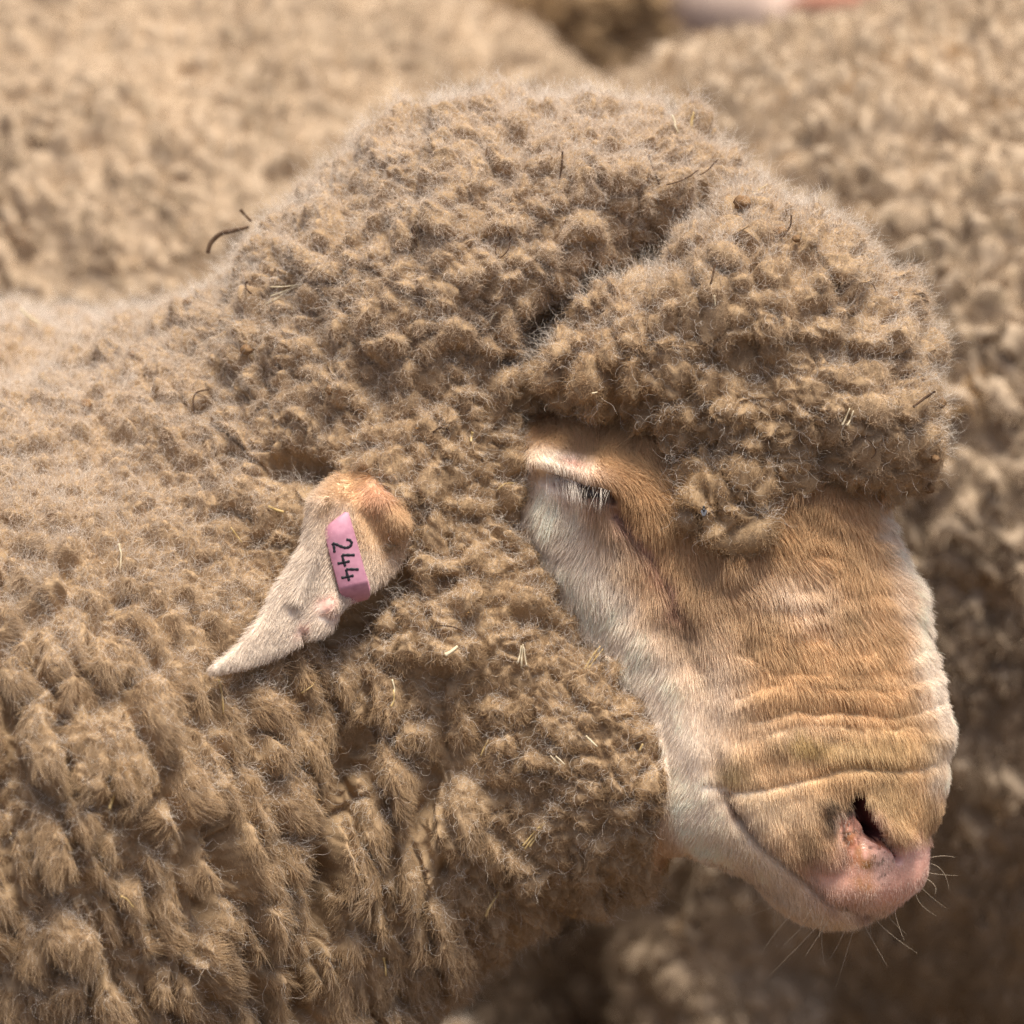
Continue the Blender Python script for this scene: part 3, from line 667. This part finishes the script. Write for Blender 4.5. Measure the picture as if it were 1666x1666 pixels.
curves_obj('eyelash', P, np.array([1, 1, .9, .7, .5, .2])[None] * 0.00009, np.where((u > 0.46)[:, None] & (rng.random(m) < .82)[:, None], [[0.03, 0.02, 0.015]], [[0.78, 0.70, 0.60]]), MAT_HAIR, sheep)
WH = [((1228, 1440), (-30, 30)), ((1240, 1460), (-35, 25)), ((1262, 1480), (-10, 30)), ((1270, 1470), (-50, 20)), ((1300, 1475), (-60, 60)), ((1320, 1490), (-40, 50)), ((1345, 1490), (-60, 70)), ((1360, 1480), (-40, 60)),
      ((1380, 1500), (-22, 60)), ((1392, 1500), (-20, 72)), ((1405, 1503), (32, 62)), ((1415, 1495), (5, 45)), ((1425, 1495), (28, 42)), ((1440, 1480), (14, 40)), ((1400, 1490), (-5, 50)), ((1455, 1478), (5, 40)), ((1490, 1455), (10, 45)),
      ((1500, 1445), (35, 35)), ((1508, 1430), (45, 25)), ((1512, 1420), (40, 10)), ((1515, 1405), (42, 12)), ((1515, 1395), (38, -8)), ((1350, 1470), (-35, 45)), ((1330, 1465), (-30, 40)), ((1372, 1478), (-28, 50)), ((1220, 1425), (-45, -15)), ((1340, 1500), (-10, 45))]
wr = lift([w[0] for w in WH], DBVH); m = len(WH); P = np.zeros((m, 6, 3), np.float32); tt = np.linspace(0, 1, 6)
for i, (a, dv) in enumerate(WH):
    e = np.array([dv[0] * S * 1.1, -0.006 + 0.012 * rng.random(), -dv[1] * S * 1.1]); e *= 0.7 + 0.6 * rng.random(); bend = np.array([rng.normal() * .004, 0, rng.normal() * .003 - .002])
    P[i] = wr[i] + tt[:, None] * e + (tt ** 2)[:, None] * bend
curves_obj('whisker', P, np.array([1, 1, .9, .8, .6, .3])[None] * 0.00008, np.tile([[0.62, 0.52, 0.38]], (m, 1)) * (0.6 + 0.5 * rng.random((m, 1))), MAT_HAIR, sheep)

# ------------------------------------------------------------------ ear
EAR = [(590, 760), (556, 766), (530, 790), (512, 820), (503, 858), (492, 885), (470, 925), (449, 957), (428, 1000), (390, 1050), (362, 1072), (350, 1082), (352, 1093), (380, 1089), (417, 1080), (447, 1066), (480, 1050), (494, 1038), (492, 1027),
       (501, 1033), (516, 1035), (537, 1026), (549, 1009), (560, 988), (585, 970), (615, 950), (645, 922), (664, 893), (670, 857), (660, 822), (642, 792), (620, 768)]
EYS = lift([(365, 1085), (430, 1050), (500, 960), (560, 900), (610, 790)], DBVH)[:, 1]; print('ear depths', EYS)
EY = EYS[2] - 0.02
ex_ = np.array([351, 430, 500, 560, 610, 680.0]); ey_ = np.minimum(EYS, np.array([9, 9, 9, 9, 9])) - np.array([0.016, 0.018, 0.021, 0.020, 0.010]); ey_ = np.append(ey_, ey_[-1] + 0.006)
ey_ = np.polyval(np.polyfit(ex_, ey_, 2), ex_)
def ear_yc(P):
    px_, py_ = pix(P); return np.interp(px_, ex_, ey_) + 0.030 * sst(822, 752, py_) - 0.004 * np.exp(-((px_ - 560) / 50) ** 2)
f_ear0 = cushion(EAR, 1, 9, 1.0, ear_yc, EY, step=2.5, n=3)
KN = at(537, 986, EY - 0.0105)
def f_ear(P):
    return f_ear0(P)
a0 = at(330, 1120, EY); a1 = at(700, 720, EY)
EV, ET = surface_nets(f_ear, (a0[0], EY - 0.06, a0[2]), (a1[0], EY + 0.05, a1[2]), 0.0016)
EV = project(EV, ET, f_ear)
EV, ET = refine(EV, ET, np.ones(len(ET), bool)); EV = project(EV, ET, f_ear)
EN = vnormals(EV, ET); px, py = pix(EV); front = EN[:, 1] < 0.2
eb = 0.0035 * blob(px, py, 536, 985, 13, 20, 30) - 0.0012 * lined(px, py, [(525, 1003), (542, 1006), (552, 990)], 5) * 0.6 + 0.0055 * blob(px, py, 640, 850, 18, 26) + 0.004 * lined(px, py, [(590, 770), (612, 810), (640, 850)], 16) \
    - 0.0022 * lined(px, py, [(575, 800), (605, 850), (640, 905)], 20) + 0.003 * lined(px, py, [(520, 820), (510, 900), (480, 970)], 14)
EV = EV + EN * (eb * front)[:, None]
EN = vnormals(EV, ET); px, py = pix(EV)
def ear_col(P):
    px, py = pix(P); px = px + 8 * noise(P / .006, 5); py = py + 8 * noise(P / .006, 6)
    c = np.tile(PALE * 0.88, (len(P), 1)) * (1 + 0.08 * fbm(P / 0.008, 3, 2))[:, None]
    c = mixc(c, TAN, np.clip(1.1 * blob(px, py, 600, 800, 85, 75, 40) + 0.6 * blob(px, py, 640, 860, 40, 60), 0, 0.92)); c = mixc(c, PALE, 0.8 * blob(px, py, 560, 835, 18, 22)); c = mixc(c, PINK * [1.05, 1, 1], 0.35 * blob(px, py, 610, 800, 25, 25))
    c = mixc(c, [0.30, 0.17, 0.08], 0.6 * lined(px, py, [(532, 825), (545, 815)], 7))
    bare = np.clip(1.3 * blob(px, py, 536, 984, 12, 17, 30) + blob(px, py, 493, 1022, 8, 12), 0, 1)
    return mixc(c, [0.78, 0.47, 0.38], bare), bare
ec_, eb_ = ear_col(EV)
ear = mesh_obj('ear', EV, ET, MAT_SKIN, sheep, ec_, 0.35 * eb_)
NE = 34000
ew = (facing(EV, ET)[ET].mean(1) > -0.5).astype(float)
k, B = scatter(EV, ET, ew, NE); root = ip(EV, ET, k, B); nb = nrm(ip(EN, ET, k, B)); c, bare = ear_col(root)
flow = np.tile([-0.62, 0, -0.78], (NE, 1)); px, py = pix(root)
m = sst(585, 640, px)[:, None]; flow = flow * (1 - m) + np.array([0.2, 0, -1.0]) * m; flow = flow + 0.3 * vnoise(root / 0.008, 7)
flow = nrm(flow - nb * (flow * nb).sum(1, keepdims=True))
d = nrm(flow + 0.20 * nb + 0.13 * rng.normal(size=root.shape)); L = 0.0052 * (0.6 + 0.7 * rng.random(NE)) * (1 - bare)
tip = sst(1060, 1090, py); L = L * (1 - 0.45 * tip)
keep = L > 0.001
P = grow(root - nb * 0.0003, d, L, 4, 0.0002, 0.3, None)
curves_obj('ear_hair', P[keep], np.array([1, 1, .8, .3])[None] * 0.000085, (c * (0.85 + 0.3 * rng.random((NE, 1))))[keep], MAT_HAIR, ear)['kind'] = 'stuff'
print('ear', round(time.time() - T0, 1))

# ------------------------------------------------------------------ ear tag
def prism(rings):
    n = len(rings[0]); Vv = np.concatenate(rings); F = []
    for r in range(len(rings) - 1):
        for j in range(n):
            a, b = r * n + j, r * n + (j + 1) % n; F += [[a, b, b + n], [a, b + n, a + n]]
    for j in range(1, n - 1): F.append([0, j + 1, j])
    o = (len(rings) - 1) * n
    for j in range(1, n - 1): F.append([o, o + j, o + j + 1])
    return Vv, np.array(F)
TY = lift([(560, 905)], BVHTree.FromPolygons([tuple(v) for v in EV], [tuple(int(i) for i in t) for t in ET]))[0][1] - 0.0042
k_ = S * (DIST + TY) / DIST
tag_c = at(562, 905, TY)
ax_a = nrm(np.array([0.262, 0.0, -0.965])); ax_b = nrm(np.array([0.965, 0.0, 0.262])); ax_n = np.array([0, -1.0, 0])    # along, up of the digits, out
def tagp(a, b, n): return tag_c + ax_a * a + ax_b * b + ax_n * n
HW, TH = 0.0071, 0.0026
prof = [(-0.0205, 0.0), (-0.0196, 0.0009), (-0.010, 0.0012), (0.004, 0.0012), (0.0132, 0.0012), (0.0138, 0.0009), (0.0212, -0.0075), (0.0226, -0.0095), (0.0222, -0.0112), (0.018, -0.0120), (0.005, -0.0125)]
rings = []
for i, (a, n) in enumerate(prof):
    a1, n1 = prof[min(i + 1, len(prof) - 1)]; a0_, n0_ = prof[max(i - 1, 0)]; t = np.array([a1 - a0_, n1 - n0_]); t /= np.linalg.norm(t); inn = np.array([t[1], -t[0]])
    hw = HW * (0.80 if i == 0 else (0.96 if i == 1 else 1.0)) * (0.72 if 7 <= i <= 8 else 0.9 if i == 6 else 1.0); r = 0.0006; sec = []
    for b, e in ((-hw + r, 0), (hw - r, 0), (hw, r), (hw, TH - r), (hw - r, TH), (-hw + r, TH), (-hw, TH - r), (-hw, r)):
        # the plate's slanted top corner: the left edge starts lower than the right
        sl = 0.0045 * (0.5 - b / (2 * hw)) if i <= 1 else 0.0
        sl += -0.0028 * (0.5 - abs(b) / hw) if i == 5 else 0.0
        sec.append(tagp(a + inn[0] * e + sl, b, n + inn[1] * e))
    rings.append(np.array(sec))
tv, tf = prism(rings)
tagm = plain_mat('pink_plastic', (0.41, 0.185, 0.25), (0.54, 0.265, 0.34), 260, 0.5, 0.35, 0.1)
etag = mesh_obj('ear_tag', tv, tf[:, ::-1], tagm, None, smooth=False)
tag(etag, 'pink plastic tag with black number 244 clipped through the ear', 'ear tag')
ink = plain_mat('black_ink', (0.012, 0.012, 0.016), (0.022, 0.02, 0.025), 300, 0.5, 0.3, 0.0)
def stroke(pts, w, o):       # a marker stroke: flat bevelled ribbon standing 0.15 mm proud of the plate
    p = spline(pts, 6, closed=False); Vv, F = [], []
    for i, q in enumerate(p):
        t = p[min(i + 1, len(p) - 1)] - p[max(i - 1, 0)]; t /= np.linalg.norm(t); nn = np.array([-t[1], t[0]])
        ww = w * (0.9 + 0.15 * math.sin(i * 1.3)) * (0.7 if i in (0, len(p) - 1) else 1)
        for s, hgt_ in ((-1, -0.0001), (-0.75, 0.00015), (0.75, 0.00015), (1, -0.0001)): Vv.append(tagp(o[0] + q[0] + nn[0] * s * ww, o[1] + q[1] + nn[1] * s * ww, 0.00125 + hgt_))
    for i in range(len(p) - 1):
        for j in range(3): a = i * 4 + j; F += [[a, a + 1, a + 5], [a, a + 5, a + 4]]
    return np.array(Vv), np.array(F)
GH = 0.0090
two = [[(0.0, .78), (.10, .95), (.32, 1.0), (.50, .86), (.50, .64), (.34, .42), (.12, .20), (.0, .03)], [(.0, .03), (.28, .05), (.62, .0)]]
four = [[(.22, 1.0), (.10, .66), (.0, .36)], [(.0, .36), (.35, .34), (.78, .36)], [(.52, .66), (.50, .34), (.46, .0)]]
for a, g in ((-0.0075, two), (-0.0010, four), (0.0060, four)):
    Vs, Fs, o = [], [], 0
    for st_ in g:
        v, f_ = stroke(np.array(st_) * GH * [0.80, 1], 0.00074, (a, -GH * 0.5)); Vs.append(v); Fs.append(f_ + o); o += len(v)
    mesh_obj('digit', np.concatenate(Vs), np.concatenate(Fs), ink, etag, smooth=False)

# ------------------------------------------------------------------ sheep behind
def back_sheep(name_label, parts, k, lo, hi, n_f, loc, tint, cell, seed, grp='sheep in the flock', faces=None):
    def f(P):
        d = parts[0](P)
        for w in parts[1:]: d = smin(d, w(P), k)
        return d
    Vb, Tb = surface_nets(f, lo, hi, 0.014); Vb = project(Vb, Tb, f)
    for _ in range(2):
        ok = inframe(Vb, 230) & (facing(Vb, Tb) > -0.3); Vb, Tb = refine(Vb, Tb, ok[Tb].any(1)); Vb = project(Vb, Tb, f)
    Nb = vnormals(Vb, Tb)
    def fld(P):
        Q = P + 0.011 * vnoise(P / 0.03, seed) + 0.005 * vnoise(P / 0.011, seed + 1) ; R = Q.copy(); R[:, 0] += 0.25 * R[:, 2]; f1, f2, vec, cid = worley(R / (np.array([1, 1, 1.25]) * cell), seed)
        return 1.15 * cell * (0.4 + 0.9 * u01(cid * np.uint32(31))) * np.sqrt(np.clip(1 - (f1 / 0.95) ** 2, 0, 1)) * sst(0, .25, f2 - f1) * (0.6 + 0.4 * sst(-0.5, 0.4, noise(P / (cell * 2.3), seed + 4))) - 0.6 * cell * sst(0.2, 0.7, noise(P / (cell * 1.4), seed + 3)) + 0.012 * fbm(P / 0.09, seed + 5, 3), vec, cid
    hb, _, cb = fld(Vb); Vd = Vb + Nb * hb[:, None]; Nd = vnormals(Vd, Tb)
    wcol = tint * (1 + 0.12 * noise(Vb / 0.05, seed + 9))[:, None]
    root_o = empty('sheep', loc); tag(root_o, name_label, 'sheep', grp)
    b = mesh_obj('body', Vd, Tb, MAT_SKIN, root_o, wcol * 0.9, np.zeros(len(Vd)))
    wt = (inframe(Vb, 220) & (facing(Vb, Tb) > -0.4))[Tb].all(1).astype(float)
    k_, B = scatter(Vd, Tb, wt, n_f); r = ip(Vd, Tb, k_, B); n0 = nrm(ip(Nb, Tb, k_, B)); nb = nrm(ip(Nd, Tb, k_, B)); bs = ip(Vb, Tb, k_, B); hb, vec, cid = fld(bs)
    d = nrm(0.5 * nb + 0.3 * n0 + 0.4 * vec + 0.4 * vnoise(bs / 0.012, seed + 3) + 0.3 * rng.normal(size=r.shape) + 0.25 * DOWN)
    P = grow(r, d, 0.006 + 0.005 * rng.random(n_f), 5, 0.001 * np.ones(n_f), 0.8, None)
    cc = tint * (1 + 0.10 * noise(bs / 0.05, seed + 9) + 0.22 * (u01(cid) - 0.5) + 0.16 * (rng.random(n_f) - 0.5))[:, None]
    cc = mixc(cc, [0.50, 0.30, 0.12], 0.6 * sst(0.5, 0.9, noise(bs / 0.02, seed + 21)))
    tag(curves_obj('fleece', P, np.array([1, 1, .9, .7, .3])[None] * 0.00026, cc, MAT_WOOL, root_o), kind='stuff')
    return root_o, b
def gl_leg(wx, wy, z0=0.36): return capsule(to_side([wx, wy, z0]), to_side([wx, wy, 0.02]), 0.06, 0.03)
W2 = np.array([0.455, 0.352, 0.246])
sb = at(1700, 1000, 0.62)
back_sheep('sheep standing behind at the right, beyond the topknot and nose', [ellipsoid(1720, 800, 0.62, 900, 800, 0.25), ellipsoid(1220, 540, 0.60, 430, 440, 0.17), ellipsoid(1300, 1300, 0.74, 480, 560, 0.16), ellipsoid(2600, 1000, 0.64, 1300, 850, 0.24), gl_leg(0.12, 0.5), gl_leg(0.14, 0.75), gl_leg(0.9, 0.52), gl_leg(0.92, 0.75)], 0.06,
           (-0.15, 0.30, -0.75), (1.25, 0.98, 0.36), 100000, (0.5, 0.62, 0), W2, 0.0138, 201)
back_sheep('sheep behind at the upper left whose broad back fills the corner', [ellipsoid(310, 760, 0.95, 860, 860, 0.52), ellipsoid(-300, 900, 1.0, 900, 800, 0.4), gl_leg(-0.25, 0.6), gl_leg(0.0, 0.65), gl_leg(-0.25, 1.2), gl_leg(0.0, 1.2)], 0.06,
           (-0.75, 0.36, -0.95), (0.30, 1.56, 0.40), 100000, (-0.2, 0.95, 0), W2 * [0.94, .925, .91], 0.0125, 301)
# a third one far behind, in the gap between the two backs
fs = ellipsoid(1160, 15, 1.75, 130, 120, 0.10, -20)
r3, b3 = back_sheep('blurred shaded sheep in the gap at the top, pale pink face turned right', [ellipsoid(960, 10, 1.75, 135, 150, 0.11), ellipsoid(500, 150, 1.8, 500, 420, 0.24), gl_leg(-0.3, 1.65, 0.5), gl_leg(-0.3, 1.95, 0.5)], 0.03, (-0.48, 1.45, -0.98), (0.20, 2.15, 0.62), 30000, (-0.1, 1.75, 0), np.array([0.40, 0.27, 0.145]), 0.02, 401)  # browner tint: shade between the two backs put into its wool colour
FV, FT = surface_nets(lambda P: smin(fs(P), ellipsoid(1300, 60, 1.72, 100, 70, 0.06, -40)(P), 0.02), (0.02, 1.55, 0.1), (0.33, 1.95, 0.56), 0.008)
mesh_obj('face', FV, FT, MAT_SKIN, r3, np.tile([[0.50, 0.38, 0.31]], (len(FV), 1)), np.zeros(len(FV)))
EV3, ET3 = uv_sphere(at(1360, 4, 1.66), (0.040, 0.012, 0.012)); mesh_obj('ear', EV3, ET3, MAT_SKIN, r3, np.tile([[0.45, 0.22, 0.15]], (len(EV3), 1)), np.zeros(len(EV3)))
print('flock', round(time.time() - T0, 1))
# ------------------------------------------------------------------ straw, stalks, burrs and a fly caught in the wool
M_STRAW = plain_mat('dry_straw', (0.44, 0.30, 0.11), (0.60, 0.45, 0.21), 220, 0.5, 0.3)
M_PALE = plain_mat('bleached_straw', (0.55, 0.46, 0.29), (0.70, 0.61, 0.43), 220, 0.5, 0.3)
M_TWIG = plain_mat('dark_twig', (0.045, 0.026, 0.016), (0.14, 0.085, 0.05), 260, 0.8, 0.15, 0.5)
M_BURR = plain_mat('brown_burr', (0.13, 0.07, 0.035), (0.30, 0.19, 0.10), 300, 0.9, 0.1, 0.6)
def tube(p, r, sides=6, flat=0.55):
    p = np.asarray(p); Vv, F = [], []; n = len(p); r = np.broadcast_to(r, (n,))
    for i in range(n):
        t = nrm(p[min(i + 1, n - 1)] - p[max(i - 1, 0)]); a = np.cross(t, [0, -1.0, 0.2]); a = nrm(a); b = np.cross(t, a)
        for j in range(sides):
            q = 2 * math.pi * j / sides; Vv.append(p[i] + r[i] * (a * math.cos(q) + b * flat * math.sin(q)))
    for i in range(n - 1):
        for j in range(sides): k1, k2 = i * sides + j, i * sides + (j + 1) % sides; F += [[k1, k2, k2 + sides], [k1, k2 + sides, k1 + sides]]
    for j in range(1, sides - 1): F += [[0, j + 1, j], [(n - 1) * sides, (n - 1) * sides + j, (n - 1) * sides + j + 1]]
    return np.array(Vv), np.array(F)
def bit(name, label, cat, lines, r, mat, out=0.0042, taper=0.6, flat=0.55, group=None):
    Vs, Fs, o = [], [], 0
    for ln in lines:
        s_ = spline(ln, 4, closed=False); d3 = lift(s_, DBVH, out); d3[:, 1] = np.minimum(d3[:, 1], np.median(d3[:, 1]) + 0.004) * 0.35 + np.median(d3[:, 1]) * 0.65
        n = len(d3); t = np.linspace(0, 1, n); v, f_ = tube(d3, r * (1 - (1 - taper) * t) * (0.9 + 0.1 * np.sin(7 * t + ln[0][0])), 6, flat); Vs.append(v); Fs.append(f_ + o); o += len(v)
    Vv = np.concatenate(Vs); W = to_world(Vv); c = W.mean(0); ob = mesh_obj(name, W - c, np.concatenate(Fs), mat, world_space=True); ob.location = tuple(c)
    return tag(ob, label, cat, group)
GS, GK, GB = 'bits of straw caught in the wool', 'dark stalks caught in the wool', 'burrs and seeds caught in the wool'
for label, lines, r, m in [
    ('golden seed husk standing upright on the crest above the topknot', [[(1124, 208), (1126, 195), (1129, 182)]], .0010, 'S'),
    ('pale sliver lying just left of the golden husk on the crest', [[(1092, 192), (1098, 204), (1104, 216)]], .0006, 'P'),
    ('fan of three pale straws below the curved twig on the neck', [[(440, 467), (465, 466), (490, 462)], [(440, 482), (462, 474), (485, 465)], [(432, 495), (455, 482), (474, 470)]], .0004, 'P'),
    ('golden straw poking out over the notch behind the topknot', [[(1218, 320), (1234, 310), (1249, 300)]], .0008, 'S'),
    ('white upright splinter in the middle of the topknot', [[(1162, 480), (1164, 498)]], .0005, 'P'),
    ('pale forked straw near the front edge of the topknot', [[(1370, 692), (1376, 680), (1383, 664)], [(1378, 693), (1384, 682), (1389, 668)], [(1366, 686), (1371, 680)]], .0006, 'P'),
    ('thick pale chip of straw right below the ear tag', [[(724, 1066), (734, 1060), (745, 1051)]], .0012, 'P'),
    ('upright bundle of three thin straws on the cheek wool', [[(848, 1087), (849, 1068), (851, 1048)], [(842, 1080), (846, 1064), (848, 1050)], [(857, 1084), (854, 1068), (852, 1052)]], .0005, 'P'),
    ('slanted pair of straws next to the pale cheek', [[(950, 1090), (962, 1070), (976, 1050)], [(957, 1088), (968, 1072), (981, 1055)]], .0005, 'S'),
    ('long slanted bundle of yellow straw on the throat wool', [[(853, 1382), (868, 1362), (886, 1340)], [(861, 1378), (872, 1363), (885, 1346)], [(850, 1377), (864, 1360), (878, 1346)]], .0006, 'S'),
    ('single olive yellow straw low on the throat wool', [[(790, 1488), (800, 1470), (812, 1452)]], .0008, 'S'),
    ('short white sliver halfway down the throat wool near the face', [[(953, 1197), (962, 1206), (972, 1215)]], .0007, 'P'),
    ('crossed pair of pale splinters under the short white sliver', [[(895, 1229), (904, 1238), (913, 1246)], [(904, 1230), (911, 1236), (919, 1244)]], .0005, 'P'),
    ('thin golden stem left of the crossed pale splinters', [[(782, 1230), (788, 1216), (795, 1204)]], .0005, 'S'),
    ('pale upright straw alone on the shoulder left of the ear', [[(196, 884), (197, 905), (194, 930)]], .0006, 'P'),
    ('thick golden straw on the hanging staples of the shoulder', [[(178, 1316), (184, 1300), (191, 1280)]], .0010, 'S'),
    ('golden stalk hanging straight below the tip of the ear', [[(356, 1106), (361, 1128), (363, 1162)]], .0007, 'S'),
    ('yellow chip just left of the top of the ear', [[(436, 824), (448, 829), (462, 833)]], .0009, 'S'),
    ('slender straw in the wool left of the ear tag', [[(375, 858), (384, 870), (394, 883)]], .0005, 'S'),
    ('short golden straw beside the deep fold at the bottom of the throat', [[(624, 1558), (627, 1572), (628, 1588)]], .0007, 'S'),
    ('curled golden shred low on the shoulder', [[(196, 1458), (206, 1463), (218, 1477)]], .0006, 'S'),
    ('blurred pale straw upright on the back at the edge of the picture', [[(62, 512), (64, 530), (66, 548)]], .0007, 'P'),
    ('small pale splinter left of the dark crease', [[(808, 507), (801, 516), (797, 526)]], .0004, 'P'),
    ('golden flake in the wool left above the eye', [[(769, 703), (767, 711), (766, 719)]], .0009, 'S'),
    ('bent straw in the wool beside the outer corner of the eye', [[(809, 797), (822, 787), (839, 786)]], .0004, 'S'),
    ('tiny white splinter on the curls above the brow', [[(963, 640), (972, 638)]], .0005, 'P'),
    ('golden speck of chaff on the upper edge of the topknot', [[(983, 440), (990, 432)]], .0009, 'S'),
    ('thin straw lying across the wool under the ear tip', [[(490, 1128), (505, 1118), (514, 1108)]], .0004, 'S'),
    ('narrow yellow shred in the throat wool under the ear', [[(636, 1150), (641, 1138), (640, 1122)]], .0006, 'S'),
    ('pale curved fibre of straw on the cheek wool under the thick chip', [[(638, 1105), (642, 1122), (639, 1136)]], .0005, 'P'),
    ('golden stub on the cheek wool near the corner of the jaw', [[(1040, 1222), (1046, 1210)]], .0008, 'S')]:
    bit('straw', label, 'straw', lines, r, M_STRAW if m == 'S' else M_PALE, group=GS)
for label, lines, r in [
    ('thick curved twig with a knob on the hazy side of the neck', [[(338, 412), (343, 396), (358, 381), (380, 375), (398, 371), (405, 369)]], .0013),
    ('short black stub above the knob of the curved twig', [[(391, 341), (400, 351), (409, 360)]], .0009),
    ('thin dark upright stalk on the crest of the neck', [[(915, 248), (914, 270), (910, 291)]], .0006),
    ('dark slanted stalk right of the upright one on the crest', [[(1054, 252), (1064, 276), (1073, 300)]], .0007),
    ('fine brown stem lying flat behind the topknot', [[(1084, 301), (1110, 293), (1135, 280)]], .0004),
    ('fine bent stem continuing the flat brown one', [[(1134, 287), (1150, 278), (1166, 262)]], .0004),
    ('short straight brown stalk high on the topknot', [[(1163, 430), (1160, 446), (1157, 461)]], .0006),
    ('black hooked stalk near the front of the topknot', [[(1388, 480), (1403, 466), (1417, 461), (1424, 470), (1426, 489)]], .0006),
    ('thin looped tendril in the middle of the neck wool', [[(822, 368), (830, 385), (827, 405), (815, 418), (806, 411), (808, 398)]], .0004),
    ('cut brown stub left of the looped tendril', [[(671, 370), (675, 386), (678, 402)]], .0009),
    ('curled black stem over the burr on the skyline', [[(1262, 378), (1274, 380), (1284, 370), (1286, 352)]], .0006),
    ('small dark curl low at the front of the topknot', [[(1404, 711), (1418, 720), (1425, 735), (1417, 746)]], .0004),
    ('dark hooked tendril above and left of the ear', [[(317, 670), (314, 651), (321, 638), (339, 634)]], .0005),
    ('small arched black stem between ear and eye', [[(704, 703), (717, 695), (727, 698), (731, 706)]], .0005),
    ('reddish brown stick poking from the front of the topknot', [[(1486, 662), (1500, 651), (1517, 638)]], .0008),
    ('long hair thin dark stem right of the ear tip', [[(708, 1018), (738, 1020), (766, 1034)]], .0004),
    ('small dark crooked stem beside the fan of three straws', [[(403, 458), (400, 468), (409, 478)]], .0006)]:
    bit('stalk', label, 'stalk', lines, r, M_TWIG, taper=0.75, flat=0.9, group=GK)
def burr(label, x, y, rx, ry, mat, out=0.006):
    c = lift([(x, y)], DBVH, out)[0]; v, f_ = uv_sphere((0, 0, 0), np.array([rx, (rx + ry) / 2, ry]) * S, 14, 10)
    n = nrm(v); v = v * (1 + 0.22 * noise(n * 3 + x, 5) + 0.16 * noise(n * 7 + y, 6))[:, None]
    ob = mesh_obj('burr', v @ M3, f_, mat, world_space=True, smooth=True); ob.location = tuple(to_world(c)); tag(ob, label, 'burr', GB)
for a in [('round rust brown seed head on the blurred shoulder at the left', 140, 660, 10, 9), ('smaller dark seed close to the rust brown one', 215, 576, 7, 6), ('dark oval seed in the wool above the ear', 535, 634, 5, 8),
          ('ringed brown burr left above the dark oval seed', 400, 569, 9, 8), ('prickly burr on the skyline of the topknot', 1268, 378, 11, 9), ('small round burr touching the prickly one', 1296, 388, 7, 6),
          ('brown nub on the front outline of the topknot', 1453, 482, 10, 9), ('dark brown nub at the lower front corner of the topknot', 1512, 794, 9, 9), ('little nub above the lower front corner of the topknot', 1521, 747, 7, 6),
          ('shaggy brown burr behind the reddish stick', 1527, 655, 12, 11), ('large matted brown burr at the notch above the topknot', 1208, 330, 14, 11), ('brown seed at the edge of the hazy wool near the dark crooked stem', 305, 491, 7, 6)]:
    burr(*a, M_BURR)
fly_c = lift([(1145, 830)], DBVH, 0.006)[0]; fly = empty('fly', to_world(fly_c)); tag(fly, 'tiny black fly resting on the brow below the topknot', 'fly')
M_FLY = plain_mat('black_chitin', (0.006, 0.006, 0.007), (0.02, 0.02, 0.024), 900, 0.25, 0.6, 0.1)
m_wing = plain_mat('fly_wing', (0.10, 0.10, 0.11), (0.18, 0.18, 0.19), 700, 0.2, 0.6, 0.1)
for nm, dv, rr in (('thorax', (0, 0, 0), (.0009, .0008, .0010)), ('head', (0, -0.0002, 0.0015), (.0007, .0006, .0006)), ('abdomen', (0, 0.0001, -0.0018), (.0008, .0007, .0013))):
    v, f_ = uv_sphere(fly_c + np.array(dv), np.array(rr), 10, 8); mesh_obj(nm, v, f_, M_FLY, fly)
for sx in (-1, 1):
    v, f_ = uv_sphere((0, 0, 0), (.0006, .00006, .0016), 10, 6); ca = math.cos(.35 * sx); sa = math.sin(.35 * sx)
    v = np.stack([v[:, 0] * ca + v[:, 2] * sa, v[:, 1], -v[:, 0] * sa + v[:, 2] * ca], -1) + fly_c + np.array([sx * .0007, -.0008, -.0014]); mesh_obj('wing', v, f_, m_wing, fly)
    for q in (-.0006, 0, .0006):
        v, f_ = tube(np.array([fly_c + [0, .0002, q], fly_c + [sx * .0012, -.0002, q * 1.6], fly_c + [sx * .0018, .0012, q * 2.2]]), 0.00010, 5, 1.0); mesh_obj('leg', v, f_, M_FLY, fly)
NC = 420; k, B = scatter(VD, T, wt * (1 - foldw[T].mean(1)), NC); c = ip(VD, T, k, B) + ip(ND, T, k, B) * (0.0015 + 0.002 * rng.random((NC, 1))); a = nrm(rng.normal(size=(NC, 3))); b = nrm(np.cross(a, rng.normal(size=(NC, 3)))); ln = (0.0004 + 0.0016 * rng.random((NC, 1)) ** 3); wd = 0.00018 + 0.0003 * rng.random((NC, 1))
up2 = np.cross(a, b) * 0.00015
Vc = np.stack([c - a * ln, c + b * wd, c + a * ln, c - b * wd, c + up2, c - up2], 1).reshape(-1, 3); o = np.arange(NC)[:, None, None] * 6
Fc = (np.array([[0, 1, 4], [1, 2, 4], [2, 3, 4], [3, 0, 4], [1, 0, 5], [2, 1, 5], [3, 2, 5], [0, 3, 5]])[None] + o).reshape(-1, 3)
tag(mesh_obj('chaff', Vc, Fc, plain_mat('chaff', (0.30, 0.17, 0.06), (0.52, 0.38, 0.19), 150, 0.7, 0.2), smooth=False), 'tiny golden brown specks of chaff scattered through the fleece of the front sheep', 'chaff', kind='stuff')
print('done', round(time.time() - T0, 1))
